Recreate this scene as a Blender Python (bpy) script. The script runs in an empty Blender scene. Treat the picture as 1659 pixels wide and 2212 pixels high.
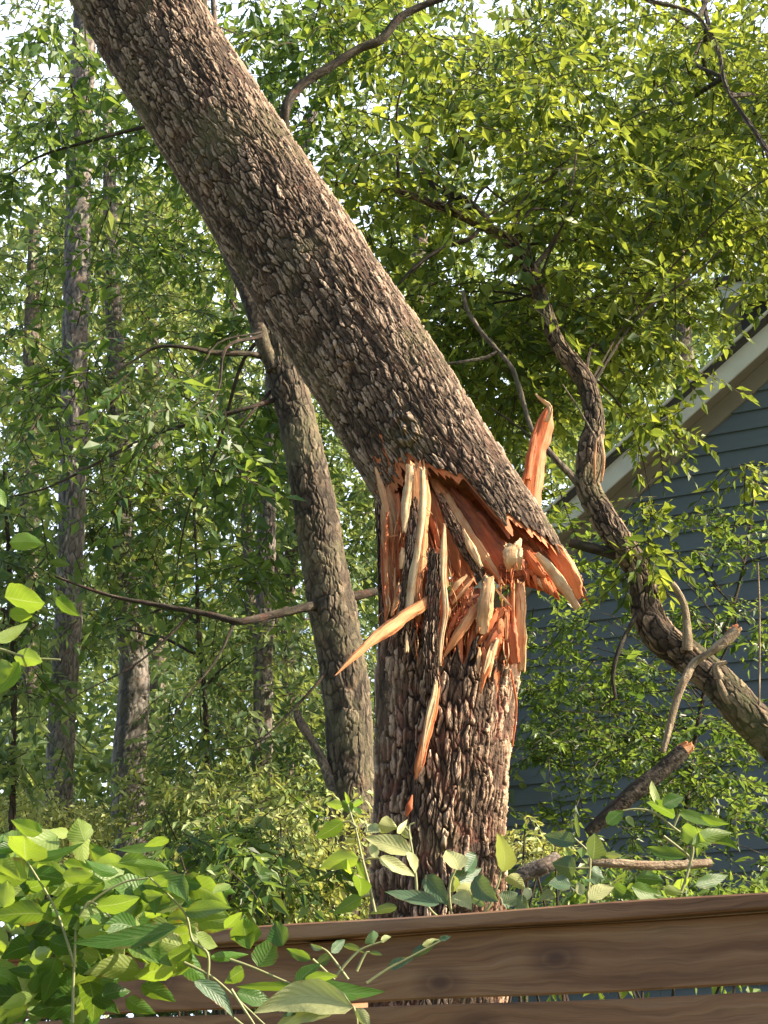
import bpy, math, random
import numpy as np
from mathutils import Vector, Matrix
random.seed(7)
RNG = np.random.default_rng(11)
S = bpy.context.scene
C = S.collection
R = math.radians
# ------------------------------------------------------------------ camera
F_V = 3212.0                       # focal length in units of a 1659x2212 picture
PITCH, ROLL = R(20), R(1.6)
CAM = np.array([0, 0, 1.6])
fwd = np.array([0, math.cos(PITCH), math.sin(PITCH)])
r0 = np.array([1.0, 0, 0]); u0 = np.array([0, -math.sin(PITCH), math.cos(PITCH)])
rt = math.cos(ROLL) * r0 - math.sin(ROLL) * u0
up = math.sin(ROLL) * r0 + math.cos(ROLL) * u0
cd = bpy.data.cameras.new('camera'); cam = bpy.data.objects.new('camera', cd); C.objects.link(cam)
cd.sensor_fit = 'VERTICAL'; cd.sensor_height = 36; cd.lens = 36 * F_V / 2212
cd.clip_start = 0.05; cd.clip_end = 800
m = Matrix.Identity(4)
for i in range(3):
    m[i][0] = rt[i]; m[i][1] = up[i]; m[i][2] = -fwd[i]; m[i][3] = CAM[i]
cam.matrix_world = m
S.camera = cam
# ------------------------------------------------------------------ light
SUN_EL, SUN_TO = R(33), R(7)      # elevation; swing from +X towards the camera
sd = np.array([math.cos(SUN_EL) * math.cos(SUN_TO), -math.cos(SUN_EL) * math.sin(SUN_TO), math.sin(SUN_EL)])
W = bpy.data.worlds.new('World'); S.world = W; W.use_nodes = True
nt = W.node_tree; bg = nt.nodes['Background']
sky = nt.nodes.new('ShaderNodeTexSky'); sky.sky_type = 'NISHITA'; sky.sun_disc = False
sky.sun_elevation = SUN_EL; sky.sun_rotation = math.atan2(sd[0], sd[1])
sky.air_density = 1.0; sky.dust_density = 2.5; sky.ozone_density = 1.0
wtc = nt.nodes.new('ShaderNodeTexCoord'); wn = nt.nodes.new('ShaderNodeTexNoise'); wn.inputs['Scale'].default_value = 3.2; wn.inputs['Detail'].default_value = 6
nt.links.new(wtc.outputs['Generated'], wn.inputs['Vector'])
wr = nt.nodes.new('ShaderNodeValToRGB'); wr.color_ramp.elements[0].position = .32; wr.color_ramp.elements[1].position = .50
nt.links.new(wn.outputs[0], wr.inputs[0])
wsep = nt.nodes.new('ShaderNodeSeparateXYZ'); nt.links.new(wtc.outputs['Generated'], wsep.inputs[0])
wmr = nt.nodes.new('ShaderNodeMapRange'); wmr.inputs[1].default_value = .25; wmr.inputs[2].default_value = .75; nt.links.new(wsep.outputs[1], wmr.inputs[0])  # added white cloud, confined to the sky ahead to cut fill from behind
wmul = nt.nodes.new('ShaderNodeMath'); wmul.operation = 'MULTIPLY'; nt.links.new(wr.outputs[0], wmul.inputs[0]); nt.links.new(wmr.outputs[0], wmul.inputs[1])
wm = nt.nodes.new('ShaderNodeMix'); wm.data_type = 'RGBA'; nt.links.new(wmul.outputs[0], wm.inputs[0]); nt.links.new(sky.outputs[0], wm.inputs[6]); wm.inputs[7].default_value = (7.6, 8.8, 10.6, 1)
nt.links.new(wm.outputs[2], bg.inputs[0]); bg.inputs[1].default_value = 0.10
sl = bpy.data.lights.new('sun', 'SUN'); sl.energy = 5.0; sl.angle = R(0.6); sl.color = (1.0, 0.85, 0.66)
so = bpy.data.objects.new('sun', sl); C.objects.link(so)
so.rotation_euler = Vector(sd).to_track_quat('Z', 'Y').to_euler()
S.view_settings.view_transform = 'Standard'; S.view_settings.look = 'None'
S.view_settings.exposure = 1.38; S.view_settings.gamma = 1.0
S.cycles.max_bounces = 7; S.cycles.diffuse_bounces = 4; S.cycles.transmission_bounces = 5
# ------------------------------------------------------------------ helpers
def ray(x, y): return fwd + rt * (x - 829.5) / F_V + up * (1106 - y) / F_V
def P(x, y, Y):
    d = ray(x, y); return CAM + d * (Y / d[1])
def PA(x, y, Y):                   # vectorised P
    x = np.asarray(x, float); y = np.asarray(y, float); Y = np.asarray(Y, float)
    d = fwd[None] + rt[None] * ((x - 829.5) / F_V)[:, None] + up[None] * ((1106 - y) / F_V)[:, None]
    return CAM[None] + d * (Y / d[:, 1])[:, None]
def depth(p): return float(np.dot(np.asarray(p) - CAM, fwd))
def unit(v):
    v = np.asarray(v, float); return v / (np.linalg.norm(v, axis=-1, keepdims=True) + 1e-12)
def smooth(a, b, x):
    t = np.clip((x - a) / (b - a), 0, 1); return t * t * (3 - 2 * t)

class MB:
    def __init__(s): s.v = []; s.f = []; s.n = 0; s.a = []
    def add(s, V, Fc, mi=0, h=None, rnd=None, wc=None):
        V = np.asarray(V, float).reshape(-1, 3); k = len(V)
        Fc = np.asarray(Fc, int)
        s.v.append(V); s.f.append((Fc + s.n, mi)); s.n += k
        def full(a, w):
            if a is None: a = 0.0
            a = np.asarray(a, float)
            if a.ndim == 0: a = np.full((k,) + ((w,) if w > 1 else ()), float(a))
            return a.reshape((k, w) if w > 1 else (k,))
        s.a.append((full(h, 1), full(rnd, 1), full(wc, 3)))
    def build(s, name, mats, parent=None, origin=None, flat=False):
        org = np.zeros(3) if origin is None else np.asarray(origin, float)
        if parent is not None and origin is None: org = np.array(parent.location)
        V = np.concatenate(s.v) - org
        me = bpy.data.meshes.new(name)
        me.vertices.add(len(V)); me.vertices.foreach_set('co', V.astype('f').ravel())
        loops = np.concatenate([f.ravel() for f, _ in s.f]).astype('i')
        tot = np.concatenate([np.full(len(f), f.shape[1]) for f, _ in s.f]).astype('i')
        mi = np.concatenate([np.full(len(f), k) for f, k in s.f]).astype('i')
        me.loops.add(len(loops)); me.loops.foreach_set('vertex_index', loops)
        me.polygons.add(len(tot))
        me.polygons.foreach_set('loop_start', (np.cumsum(tot) - tot).astype('i'))
        me.polygons.foreach_set('loop_total', tot)
        me.polygons.foreach_set('material_index', mi)
        me.polygons.foreach_set('use_smooth', np.full(len(tot), not flat))
        for mm in mats: me.materials.append(mm)
        me.update(calc_edges=True)
        for nm, ty, w, i in (('h', 'FLOAT', 1, 0), ('rnd', 'FLOAT', 1, 1), ('wc', 'FLOAT_VECTOR', 3, 2)):
            a = np.concatenate([t[i] for t in s.a])
            if not np.any(a): continue
            at = me.attributes.new(nm, ty, 'POINT')
            at.data.foreach_set('value' if w == 1 else 'vector', a.astype('f').ravel())
        o = bpy.data.objects.new(name, me); C.objects.link(o)
        if parent is not None: o.parent = parent
        else: o.location = org
        return o

def tag(o, label=None, cat=None, group=None, kind=None):
    for k, v in (('label', label), ('category', cat), ('group', group), ('kind', kind)):
        if v: o[k] = v
    return o
def thing(name, loc, label, cat, group=None):
    o = bpy.data.objects.new(name, None); C.objects.link(o); o.location = [float(a) for a in loc]
    o.empty_display_size = 0.1
    return tag(o, label, cat, group)

def cat_rom(pts, n):
    pts = np.asarray(pts, float)
    if len(pts) < 3:
        t = np.linspace(0, 1, n)[:, None]; return pts[0] * (1 - t) + pts[-1] * t
    p = np.vstack([2 * pts[0] - pts[1], pts, 2 * pts[-1] - pts[-2]])
    t = np.linspace(0, len(pts) - 1 - 1e-6, n); i = t.astype(int); u = (t - i)[:, None]
    a, b, c, d = p[i], p[i + 1], p[i + 2], p[i + 3]
    return 0.5 * ((2 * b) + (-a + c) * u + (2 * a - 5 * b + 4 * c - d) * u ** 2 + (-a + 3 * b - 3 * c + d) * u ** 3)

class Path:
    """centre line, frame and radius by arc length; fixed frame: A = right as seen, B = away from the viewer"""
    def __init__(s, ctrl, n=200, fixed=False):
        q = cat_rom(np.asarray(ctrl, float), n)
        s.C = q[:, :3]; s.Rr = np.maximum(q[:, 3], 1e-4)
        T = unit(np.gradient(s.C, axis=0))
        d = np.linalg.norm(np.diff(s.C, axis=0), axis=1); s.s = np.concatenate([[0], np.cumsum(d)]); s.L = s.s[-1]
        if fixed:
            A = unit(np.cross(np.array([0, 1.0, 0]), T))
        else:
            A = np.zeros_like(T); a = np.cross(np.array([0.1, 1.0, 0.05]), T[0])
            if np.linalg.norm(a) < 0.1: a = np.cross(np.array([1.0, 0, 0]), T[0])
            A[0] = unit(a)
            for i in range(1, n):
                a = A[i - 1] - T[i] * np.dot(A[i - 1], T[i]); A[i] = unit(a)
        s.T = T; s.A = A; s.B = np.cross(T, A)
    def at(s, q):
        f = lambda M: np.stack([np.interp(q, s.s, M[:, k]) for k in range(3)], -1)
        c, a, b = f(s.C), f(s.A), f(s.B)
        ex = q - np.clip(q, 0, s.L)
        t = f(s.T); c = c + t * ex[..., None]
        return c, unit(a), unit(b), np.interp(q, s.s, s.Rr)

def pxpath(pts, n=120, fixed=False):
    """pts: (x, y, Y, width) in picture units and metres"""
    out = []
    for x, y, Y, w in pts:
        p = P(x, y, Y); out.append([*p, w / 2 / F_V * depth(p)])
    return Path(out, n, fixed)

def vnoise(u, v, pu, seed=0):
    """value noise, periodic in u with integer period pu"""
    rs = np.random.default_rng(seed); T = rs.random((512, 512))
    i = np.floor(u).astype(int); j = np.floor(v).astype(int); a = u - i; b = v - j
    a = a * a * (3 - 2 * a); b = b * b * (3 - 2 * b)
    i0 = i % pu; i1 = (i + 1) % pu
    g = lambda x, y: T[x % 512, y % 512]
    return (g(i0, j) * (1 - a) + g(i1, j) * a) * (1 - b) + (g(i0, j + 1) * (1 - a) + g(i1, j + 1) * a) * b
def cells(u, v, pu, seed=0):
    rs = np.random.default_rng(seed); JX = rs.random((256, 256)); JY = rs.random((256, 256)); HH = rs.random((256, 256))
    i = np.floor(u).astype(int); j = np.floor(v).astype(int)
    f1 = np.full(u.shape, 9.0); f2 = f1.copy(); hh = np.zeros(u.shape); dx = hh.copy(); dy = hh.copy()
    for a in (-1, 0, 1):
        for b in (-1, 0, 1):
            ci = i + a; cj = j + b; k = (ci % pu) % 256; l = cj % 256
            x = ci + 0.1 + 0.8 * JX[k, l] - u; y = cj + 0.1 + 0.8 * JY[k, l] - v
            d = np.sqrt(x * x + y * y)
            n = d < f1
            f2 = np.where(n, f1, np.minimum(f2, d))
            hh = np.where(n, HH[k, l], hh); dx = np.where(n, x, dx); dy = np.where(n, y, dy)
            f1 = np.where(n, d, f1)
    return f1, f2, hh, dx, dy
def bark_h(th, s, rad, cw, cl, seed=1):
    """bark relief 0..1 : furrows between long scales whose lips stand off"""
    pu = max(3, int(round(2 * math.pi * rad / cw)))
    u = th / (2 * math.pi) * pu; v = s / cl
    w1 = vnoise(u * 1.0, v * 1.5, pu, seed + 5) - .5; w2 = vnoise(u, v * 2, pu, seed + 6) - .5
    big = vnoise(u / pu * 7, v * .35, 7, seed + 31)
    w3 = vnoise(u * 2, v * 5, pu * 2, seed + 12) - .5
    f1, f2, hh, dx, dy = cells(u + 1.1 * w1 + .35 * w3, v + .8 * w2 + .4 * w1, pu, seed)
    fur = np.abs(vnoise(u * .8 + .8 * w1, v * .30, int(pu * .8) or 1, seed + 40) - .5)
    crack = smooth(0.0, 0.16 + .22 * big, f2 - f1)
    lip = 0.5 - 0.55 * dy + 0.25 * dx
    k = crack * (0.16 + 0.50 * hh + 0.46 * np.clip(lip, 0, 1) ** 1.5)
    g1, g2, gh, gx, gy = cells(u * 2 + w2, v * 2.3 + w1, pu * 2, seed + 9)
    k = k * (0.72 + 0.28 * smooth(0, .22, g2 - g1) * (0.4 + gh))
    k = k * (.35 + .65 * smooth(0.0, .13, fur))
    fine = vnoise(u * 6, v * 6, pu * 6, seed + 7) + 0.6 * vnoise(u * 15, v * 13, pu * 15, seed + 8)
    return np.clip(k + 0.17 * (fine - .8), 0, 1.1)

def tube(mb, path, nu, nv, amp=0.0, cw=.02, cl=.06, s0=None, s1=None, seed=1, lump=0.03, mi=0, taper_cap=True, rs=1.0, th0=0, th1=2 * math.pi, rnd=0.5, knots=(), shape=None):
    full = abs(th1 - th0 - 2 * math.pi) < 1e-6
    th = np.linspace(th0, th1, nu, endpoint=not full)
    t = np.linspace(0, 1, nv)
    TH, T = np.meshgrid(th, t)
    a = np.zeros(nu) if s0 is None else s0(th); b = np.full(nu, path.L) if s1 is None else s1(th)
    SS = a[None] + (b - a)[None] * T
    c, A, B, rad = path.at(SS)
    rad = rad * rs
    mr = float(np.mean(rad))
    lm = vnoise(TH / (2 * math.pi) * 4, SS / (mr * 3), 4, seed + 20) + .5 * vnoise(TH / (2 * math.pi) * 9, SS / (mr * 1.2), 9, seed + 21) - .75
    rad = rad * (1 + lump * lm)
    h = np.zeros_like(rad)
    if shape is not None: rad = rad * shape(TH, SS)
    for k0, k1, kr, ka in knots:
        dd = np.sqrt(((TH - k0) * mr) ** 2 + ((SS - k1) * .8) ** 2) / kr
        rad = rad + ka * np.exp(-dd ** 2) * (.55 + .45 * np.cos(dd * 8))
    if amp > 0:
        h = bark_h(TH, SS, mr, cw, cl, seed); rad = rad + amp * (h - .6)
    V = c + A * (rad * np.cos(TH))[..., None] + B * (rad * np.sin(TH))[..., None]
    j = np.arange(nv - 1)[:, None] * nu; i = np.arange(nu if full else nu - 1)[None]; i2 = (i + 1) % nu
    Fq = np.stack([j + i, j + i2, j + nu + i2, j + nu + i], -1).reshape(-1, 4)
    wc = np.stack([TH * mr, SS, np.zeros_like(SS)], -1)
    mb.add(V, Fq, mi, h.ravel(), rnd, wc.reshape(-1, 3))
    if taper_cap and full:
        for row, ss in ((0, a), (nv - 1, b)):
            cc = V[row].mean(0); idx = np.arange(nu)
            ring = V[row]
            VV = np.vstack([ring, cc]); FF = np.stack([idx, (idx + 1) % nu, np.full(nu, nu)], -1)
            mb.add(VV, FF, mi, 0.5, rnd, 0.0)

# ------------------------------------------------------------------ materials
def mat(name):
    m = bpy.data.materials.new(name); m.use_nodes = True; n = m.node_tree.nodes; n.clear()
    out = n.new('ShaderNodeOutputMaterial'); b = n.new('ShaderNodeBsdfPrincipled')
    m.node_tree.links.new(b.outputs[0], out.inputs[0]); return m, m.node_tree, b, out
def N(t, ty, **kw):
    n = t.nodes.new(ty)
    for k, v in kw.items():
        if k.startswith('i_'): n.inputs[int(k[2:]) if k[2:].isdigit() else k[2:]].default_value = v
        else: setattr(n, k, v)
    return n
def ramp(t, src, stops):
    n = t.nodes.new('ShaderNodeValToRGB'); el = n.color_ramp.elements
    while len(el) < len(stops): el.new(0.5)
    for e, (p, c) in zip(el, stops): e.position = p; e.color = (*c, 1) if len(c) == 3 else c
    t.links.new(src, n.inputs[0]); return n.outputs[0]
def noise(t, vec, scale, detail=4, rough=.55, dist=0):
    n = N(t, 'ShaderNodeTexNoise'); n.inputs['Scale'].default_value = scale; n.inputs['Detail'].default_value = detail
    n.inputs['Roughness'].default_value = rough; n.inputs['Distortion'].default_value = dist
    if vec is not None: t.links.new(vec, n.inputs['Vector'])
    return n.outputs[0]
def attr(t, nm, out='Fac'):
    n = N(t, 'ShaderNodeAttribute', attribute_name=nm); return n.outputs[out]
def mix(t, fac, a, b, mode='MIX'):
    n = N(t, 'ShaderNodeMix', data_type='RGBA', blend_type=mode)
    for s, v in ((0, fac), (6, a), (7, b)):
        if hasattr(v, 'is_linked') or hasattr(v, 'links'): t.links.new(v, n.inputs[s])
        else: n.inputs[s].default_value = v if not isinstance(v, tuple) else (*v, 1)
    return n.outputs[2]
def mth(t, op, a, b=0.0):
    n = N(t, 'ShaderNodeMath', operation=op)
    for s, v in ((0, a), (1, b)):
        if hasattr(v, 'links'): t.links.new(v, n.inputs[s])
        else: n.inputs[s].default_value = v
    return n.outputs[0]
def vscale(t, vec, sc):
    n = N(t, 'ShaderNodeMapping'); n.inputs['Scale'].default_value = sc; t.links.new(vec, n.inputs[0]); return n.outputs[0]
def smoothn(t, v, a, b_):
    n = N(t, 'ShaderNodeMapRange', interpolation_type='SMOOTHSTEP'); n.inputs[1].default_value = a; n.inputs[2].default_value = b_; t.links.new(v, n.inputs[0]); return n.outputs[0]
def bump(t, b, h, st=.4, d=.01):
    n = N(t, 'ShaderNodeBump'); n.inputs['Strength'].default_value = st; n.inputs['Distance'].default_value = d
    t.links.new(h, n.inputs['Height']); t.links.new(n.outputs[0], b.inputs['Normal'])
def objc(t): return N(t, 'ShaderNodeTexCoord').outputs['Object']

def bark_mat(name, dark, mid, light, lichen=(.20, .21, .12), lich=.35, red=(.26, .10, .08), redf=.25, use_h=True, bscale=30):
    m, t, b, o = mat(name); oc = objc(t)
    fine = noise(t, oc, bscale * 3, 6, .7)
    if use_h: hsrc = mth(t, 'ADD', attr(t, 'h'), mth(t, 'MULTIPLY', mth(t, 'SUBTRACT', fine, .5), .35))
    else:
        wc = attr(t, 'wc', 'Vector'); vs = vscale(t, wc, (1, .28, 1))
        vo = N(t, 'ShaderNodeTexVoronoi', feature='DISTANCE_TO_EDGE'); vo.inputs['Scale'].default_value = bscale
        t.links.new(vs, vo.inputs['Vector'])
        hsrc = mth(t, 'ADD', mth(t, 'MULTIPLY', vo.outputs[0], 1.4), mth(t, 'MULTIPLY', noise(t, vs, bscale * 2, 5, .7), .55))
    col = ramp(t, hsrc, [(0.05, dark), (.42, mid), (.80, light), (1.0, tuple(min(1, c * 1.5) for c in light))])
    col = mix(t, ramp(t, noise(t, oc, 3.2, 5, .65), [(.50, (0, 0, 0)), (.68, (lich,) * 3)]), col, lichen)
    col = mix(t, ramp(t, noise(t, oc, 9, 4, .6, 1), [(.52, (0, 0, 0)), (.70, (redf,) * 3)]), col, red)
    t.links.new(col, b.inputs['Base Color']); b.inputs['Roughness'].default_value = .88
    b.inputs['Specular IOR Level'].default_value = .25
    bump(t, b, mth(t, 'ADD', hsrc if not use_h else fine, fine), .55 if use_h else .8, .006 if use_h else .012)
    return m
M = {}
M['bark'] = bark_mat('bark_scaly', (.028, .020, .015), (.135, .098, .070), (.46, .35, .26), (.19, .18, .09), .5, (.27, .13, .09), .25)
M['bark_stump'] = bark_mat('bark_stump', (.025, .016, .012), (.16, .105, .070), (.62, .45, .31), (.24, .19, .10), .35, (.32, .12, .08), .5)
M['bark_grey'] = bark_mat('bark_grey', (.032, .026, .02), (.10, .08, .058), (.22, .175, .125), (.23, .22, .12), .6, (.34, .22, .13), .25)
M['bark_crook'] = bark_mat('bark_gnarled', (.022, .016, .012), (.095, .07, .05), (.34, .25, .165), (.16, .17, .07), .6, (.33, .21, .12), .4)
M['bark_pine'] = bark_mat('bark_pine', (.07, .065, .06), (.20, .18, .165), (.36, .31, .27), (.14, .16, .10), .45, (.27, .17, .12), .4)
M['bark_far'] = bark_mat('bark_far', (.06, .05, .042), (.15, .125, .10), (.26, .215, .17), (.13, .15, .08), .5, (.32, .20, .12), .3)
M['twig'] = bark_mat('bark_twig', (.02, .017, .012), (.05, .042, .032), (.11, .09, .066), (.08, .09, .04), .4, use_h=False, bscale=40)
M['pale_stick'] = bark_mat('bark_pale', (.12, .09, .06), (.30, .23, .15), (.50, .40, .27), (.22, .22, .10), .3, use_h=False, bscale=40)

def wood_mat(name, tint=0.0):
    m, t, b, o = mat(name); wc = attr(t, 'wc', 'Vector')
    st = noise(t, vscale(t, wc, (140, 6, 1)), 1.0, 5, .65, .3); st2 = noise(t, vscale(t, wc, (420, 14, 1)), 1.0, 3, .6)
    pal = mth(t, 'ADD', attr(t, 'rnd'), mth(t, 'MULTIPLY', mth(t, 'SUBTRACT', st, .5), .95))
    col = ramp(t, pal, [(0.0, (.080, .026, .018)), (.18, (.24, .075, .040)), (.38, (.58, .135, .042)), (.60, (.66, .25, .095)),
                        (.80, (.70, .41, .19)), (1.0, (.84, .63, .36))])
    col = mix(t, ramp(t, st2, [(.35, (.30,) * 3), (.55, (0, 0, 0))]), col, (.16, .06, .03))
    col = mix(t, ramp(t, noise(t, objc(t), 18, 5, .65), [(.48, (0, 0, 0)), (.66, (.55,) * 3)]), col, (.50, .17, .06))
    t.links.new(col, b.inputs['Base Color']); b.inputs['Roughness'].default_value = .62
    b.inputs['Specular IOR Level'].default_value = .3
    bump(t, b, mth(t, 'ADD', st, st2), .55, .004); return m
M['wood'] = wood_mat('fresh_wood')

def leaf_mat(name, c0, c1, c2, tr, trf=.45, rough=.42, veins=False, spec=.5):
    m, t, b, o = mat(name); rn = attr(t, 'rnd')
    oc = objc(t)
    v = mth(t, 'ADD', mth(t, 'MULTIPLY', rn, .85), mth(t, 'MULTIPLY', noise(t, oc, 1.3 if not veins else 9, 3), .3))
    col = ramp(t, v, [(.15, c0), (.5, c1), (.85, c2)])
    tc = mix(t, rn, tuple(a * .45 for a in tr), tuple(min(1, a * f) for a, f in zip(tr, (1.7, 1.25, 1.3))))
    if veins:
        wc = attr(t, 'wc', 'Vector'); sx = N(t, 'ShaderNodeSeparateXYZ'); t.links.new(wc, sx.inputs[0])
        ab = mth(t, 'ABSOLUTE', sx.outputs[0])
        ph = mth(t, 'SUBTRACT', mth(t, 'MULTIPLY', sx.outputs[1], 9), mth(t, 'MULTIPLY', ab, 2.6))
        fr = mth(t, 'ABSOLUTE', mth(t, 'SUBTRACT', mth(t, 'FRACT', ph), .5))
        vn = ramp(t, fr, [(.0, (1, 1, 1)), (.07, (0, 0, 0))]); mid = ramp(t, ab, [(.02, (1, 1, 1)), (.07, (0, 0, 0))])
        vv = mth(t, 'MAXIMUM', vn, mid)
        col = mix(t, mth(t, 'MULTIPLY', vv, .22), col, (.26, .36, .14))
        tc = mix(t, mth(t, 'MULTIPLY', vv, .35), tc, (.55, .62, .25))
        mot = noise(t, oc, 60, 4, .7)
        col = mix(t, ramp(t, mot, [(.6, (0, 0, 0)), (.8, (.4,) * 3)]), col, (.30, .26, .10))
        bn = noise(t, oc, 24, 4, .7)
        edge = mth(t, 'MULTIPLY', mth(t, 'MULTIPLY', smoothn(t, ab, .6, 1.0), smoothn(t, bn, .54, .66)), .7)
        col = mix(t, edge, col, (.20, .10, .035)); tc = mix(t, edge, tc, (.25, .10, .02))
        bump(t, b, mth(t, 'ADD', mth(t, 'MULTIPLY', vv, -.6), mth(t, 'ADD', fr, mth(t, 'MULTIPLY', mot, 1.5))), .24, .004)
    t.links.new(col, b.inputs['Base Color']); b.inputs['Roughness'].default_value = rough; b.inputs['Specular IOR Level'].default_value = spec
    tl = N(t, 'ShaderNodeBsdfTranslucent'); t.links.new(tc, tl.inputs[0])
    mx = N(t, 'ShaderNodeMixShader'); mx.inputs[0].default_value = trf
    t.links.new(b.outputs[0], mx.inputs[1]); t.links.new(tl.outputs[0], mx.inputs[2]); t.links.new(mx.outputs[0], o.inputs[0])
    return m
M['leaf'] = leaf_mat('leaf_mid', (.024, .062, .020), (.06, .13, .035), (.20, .29, .08), (.22, .40, .05), .48)
M['leaf_warm'] = leaf_mat('leaf_warm', (.024, .062, .016), (.075, .145, .03), (.28, .35, .075), (.30, .46, .05), .48)
M['leaf_pale'] = leaf_mat('leaf_pale', (.09, .17, .045), (.21, .31, .085), (.42, .48, .18), (.32, .44, .09), .4, .5)  # paler leaf colour stands in for sun the crowns keep off
M['leaf_far'] = leaf_mat('leaf_far', (.045, .095, .045), (.10, .18, .07), (.30, .37, .15), (.28, .44, .09), .45, .5)  # lighter than the near leaves: distance haze put into the colour
M['leaf_big'] = leaf_mat('leaf_big', (.020, .075, .014), (.065, .165, .024), (.27, .34, .10), (.25, .47, .03), .46, .42, True, .4)
M['leaf_dull'] = leaf_mat('leaf_grey', (.05, .11, .065), (.10, .175, .095), (.46, .48, .22), (.22, .36, .05), .32, .45, True, .45)
M['stem'] = leaf_mat('stem_green', (.16, .22, .08), (.25, .29, .12), (.38, .36, .18), (.2, .3, .08), .15, .5)

# ------------------------------------------------------------------ foliage
def leaf_mesh(mb, base, d, nrm, ln, wd, rnd, mi=0, fold=.22):
    """many small leaves: five vertices, folded along the rib"""
    n = len(base); d = unit(d); side = unit(np.cross(d, nrm)); nr = np.cross(side, d)
    ln = ln[:, None]; wd = wd[:, None]
    b = base; mm = base + d * ln * .45 - nr * wd * fold
    l = base + d * ln * .42 + side * wd * .5; r = base + d * ln * .42 - side * wd * .5
    tp = base + d * ln - nr * ln * .18
    V = np.stack([b, l, mm, r, tp], 1).reshape(-1, 3)
    o = (np.arange(n) * 5)[:, None, None]
    F = (np.array([[0, 2, 1], [1, 2, 4], [0, 3, 2], [2, 3, 4]])[None] + o).reshape(-1, 3)
    mb.add(V, F, mi, None, np.repeat(rnd, 5))
def rotmat(yaw, pitch, roll):
    cy, sy, cp, sp, cr, sr = np.cos(yaw), np.sin(yaw), np.cos(pitch), np.sin(pitch), np.cos(roll), np.sin(roll)
    z = np.zeros_like(cy); o = np.ones_like(cy)
    Rz = np.stack([cy, -sy, z, sy, cy, z, z, z, o], -1).reshape(-1, 3, 3)
    Ry = np.stack([cp, z, sp, z, o, z, -sp, z, cp], -1).reshape(-1, 3, 3)
    Rx = np.stack([o, z, z, z, cr, -sr, z, sr, cr], -1).reshape(-1, 3, 3)
    return Rz @ Ry @ Rx
def sprays(mb, pos, L=.35, nl=11, leaf=.07, aspect=.48, droop=.35, rnd0=.5, rspread=.22, mi=0, mit=1, rng=RNG, twig=True, yaw=None, flatness=.35):
    n = len(pos)
    if n == 0: return
    yaw = rng.uniform(0, 2 * math.pi, n) if yaw is None else yaw
    Rm = rotmat(yaw, rng.normal(droop, .3, n), rng.normal(0, .35, n))
    sc = rng.uniform(.65, 1.3, n); lsc = rng.uniform(.65, 1.35, (n, 1))
    k = np.arange(nl); tt = (k + .6) / nl
    bx = tt[None] * L + rng.normal(0, .012, (n, nl)); sgn = np.where(k % 2 == 0, 1, -1)[None] * np.ones((n, 1))
    ang = rng.normal(.95, .28, (n, nl)) * sgn * (1 - .7 * (tt[None] > .92))
    bz = -.25 * L * tt[None] ** 2 * np.ones((n, 1))
    base = np.stack([bx, np.zeros_like(bx), bz], -1) * sc[:, None, None]
    d = np.stack([np.cos(ang), np.sin(ang), rng.normal(-.25, flatness, (n, nl))], -1)
    nr = np.stack([rng.normal(0, .45, (n, nl)), rng.normal(0, .45, (n, nl)), np.ones((n, nl))], -1)
    base = np.einsum('nij,nkj->nki', Rm, base) + pos[:, None]
    d = np.einsum('nij,nkj->nki', Rm, d); nr = np.einsum('nij,nkj->nki', Rm, nr)
    ln = leaf * lsc * rng.uniform(.6, 1.3, (n, nl)); wd = ln * aspect * rng.uniform(.8, 1.2, (n, nl))
    rn = np.clip(rnd0 + rng.normal(0, rspread * .6, (n, 1)) + rng.normal(0, rspread, (n, nl)), 0, 1)
    leaf_mesh(mb, base.reshape(-1, 3), d.reshape(-1, 3), nr.reshape(-1, 3), ln.ravel(), wd.ravel(), rn.ravel(), mi)
    if twig:
        ps = np.stack([np.array([0, 0, 0]), np.array([L * .5, 0, -.06 * L]), np.array([L, 0, -.25 * L])])
        ps = ps[None] * sc[:, None, None]; ps = np.einsum('nij,nkj->nki', Rm, ps) + pos[:, None]
        w = np.array([.0035, .0025, .0012]) * (L / .35)
        s = np.einsum('nij,j->ni', Rm, np.array([0, 1.0, 0])); u = np.einsum('nij,j->ni', Rm, np.array([0, 0, 1.0]))
        tri = [(1, -.5), (-1, -.5), (0, 1)]
        V = np.stack([ps[:, i] + (s * a + u * c) * w[i] for i in range(3) for a, c in tri], 1).reshape(-1, 3)
        f = [];
        for i in range(2):
            for j in range(3):
                a = i * 3 + j; b = i * 3 + (j + 1) % 3; f.append([a, b, b + 3, a + 3])
        F = (np.array(f)[None] + (np.arange(n) * 9)[:, None, None]).reshape(-1, 4)
        mb.add(V, F, mit)
def clumps(box, nc, size, per, rng=RNG):
    """box in picture units and metres -> spray positions in loose clumps"""
    x0, x1, y0, y1, Y0, Y1 = box
    c = PA(rng.uniform(x0, x1, nc), rng.uniform(y0, y1, nc), rng.uniform(Y0, Y1, nc))
    sz = size * rng.uniform(.55, 1.4, nc)
    p = c[:, None] + rng.normal(0, 1, (nc, per, 3)) * sz[:, None, None] * np.array([1, 1, .55])
    return p.reshape(-1, 3), c
def twig_tube(mb, pts, r0_, r1_, n=14, nu=5, mi=0, wob=.0):
    pts = np.asarray(pts, float); rr = np.linspace(r0_, r1_, len(pts))[:, None]
    tube(mb, Path(np.hstack([pts, rr]), n), nu, n, 0, mi=mi, lump=.15)
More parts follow.
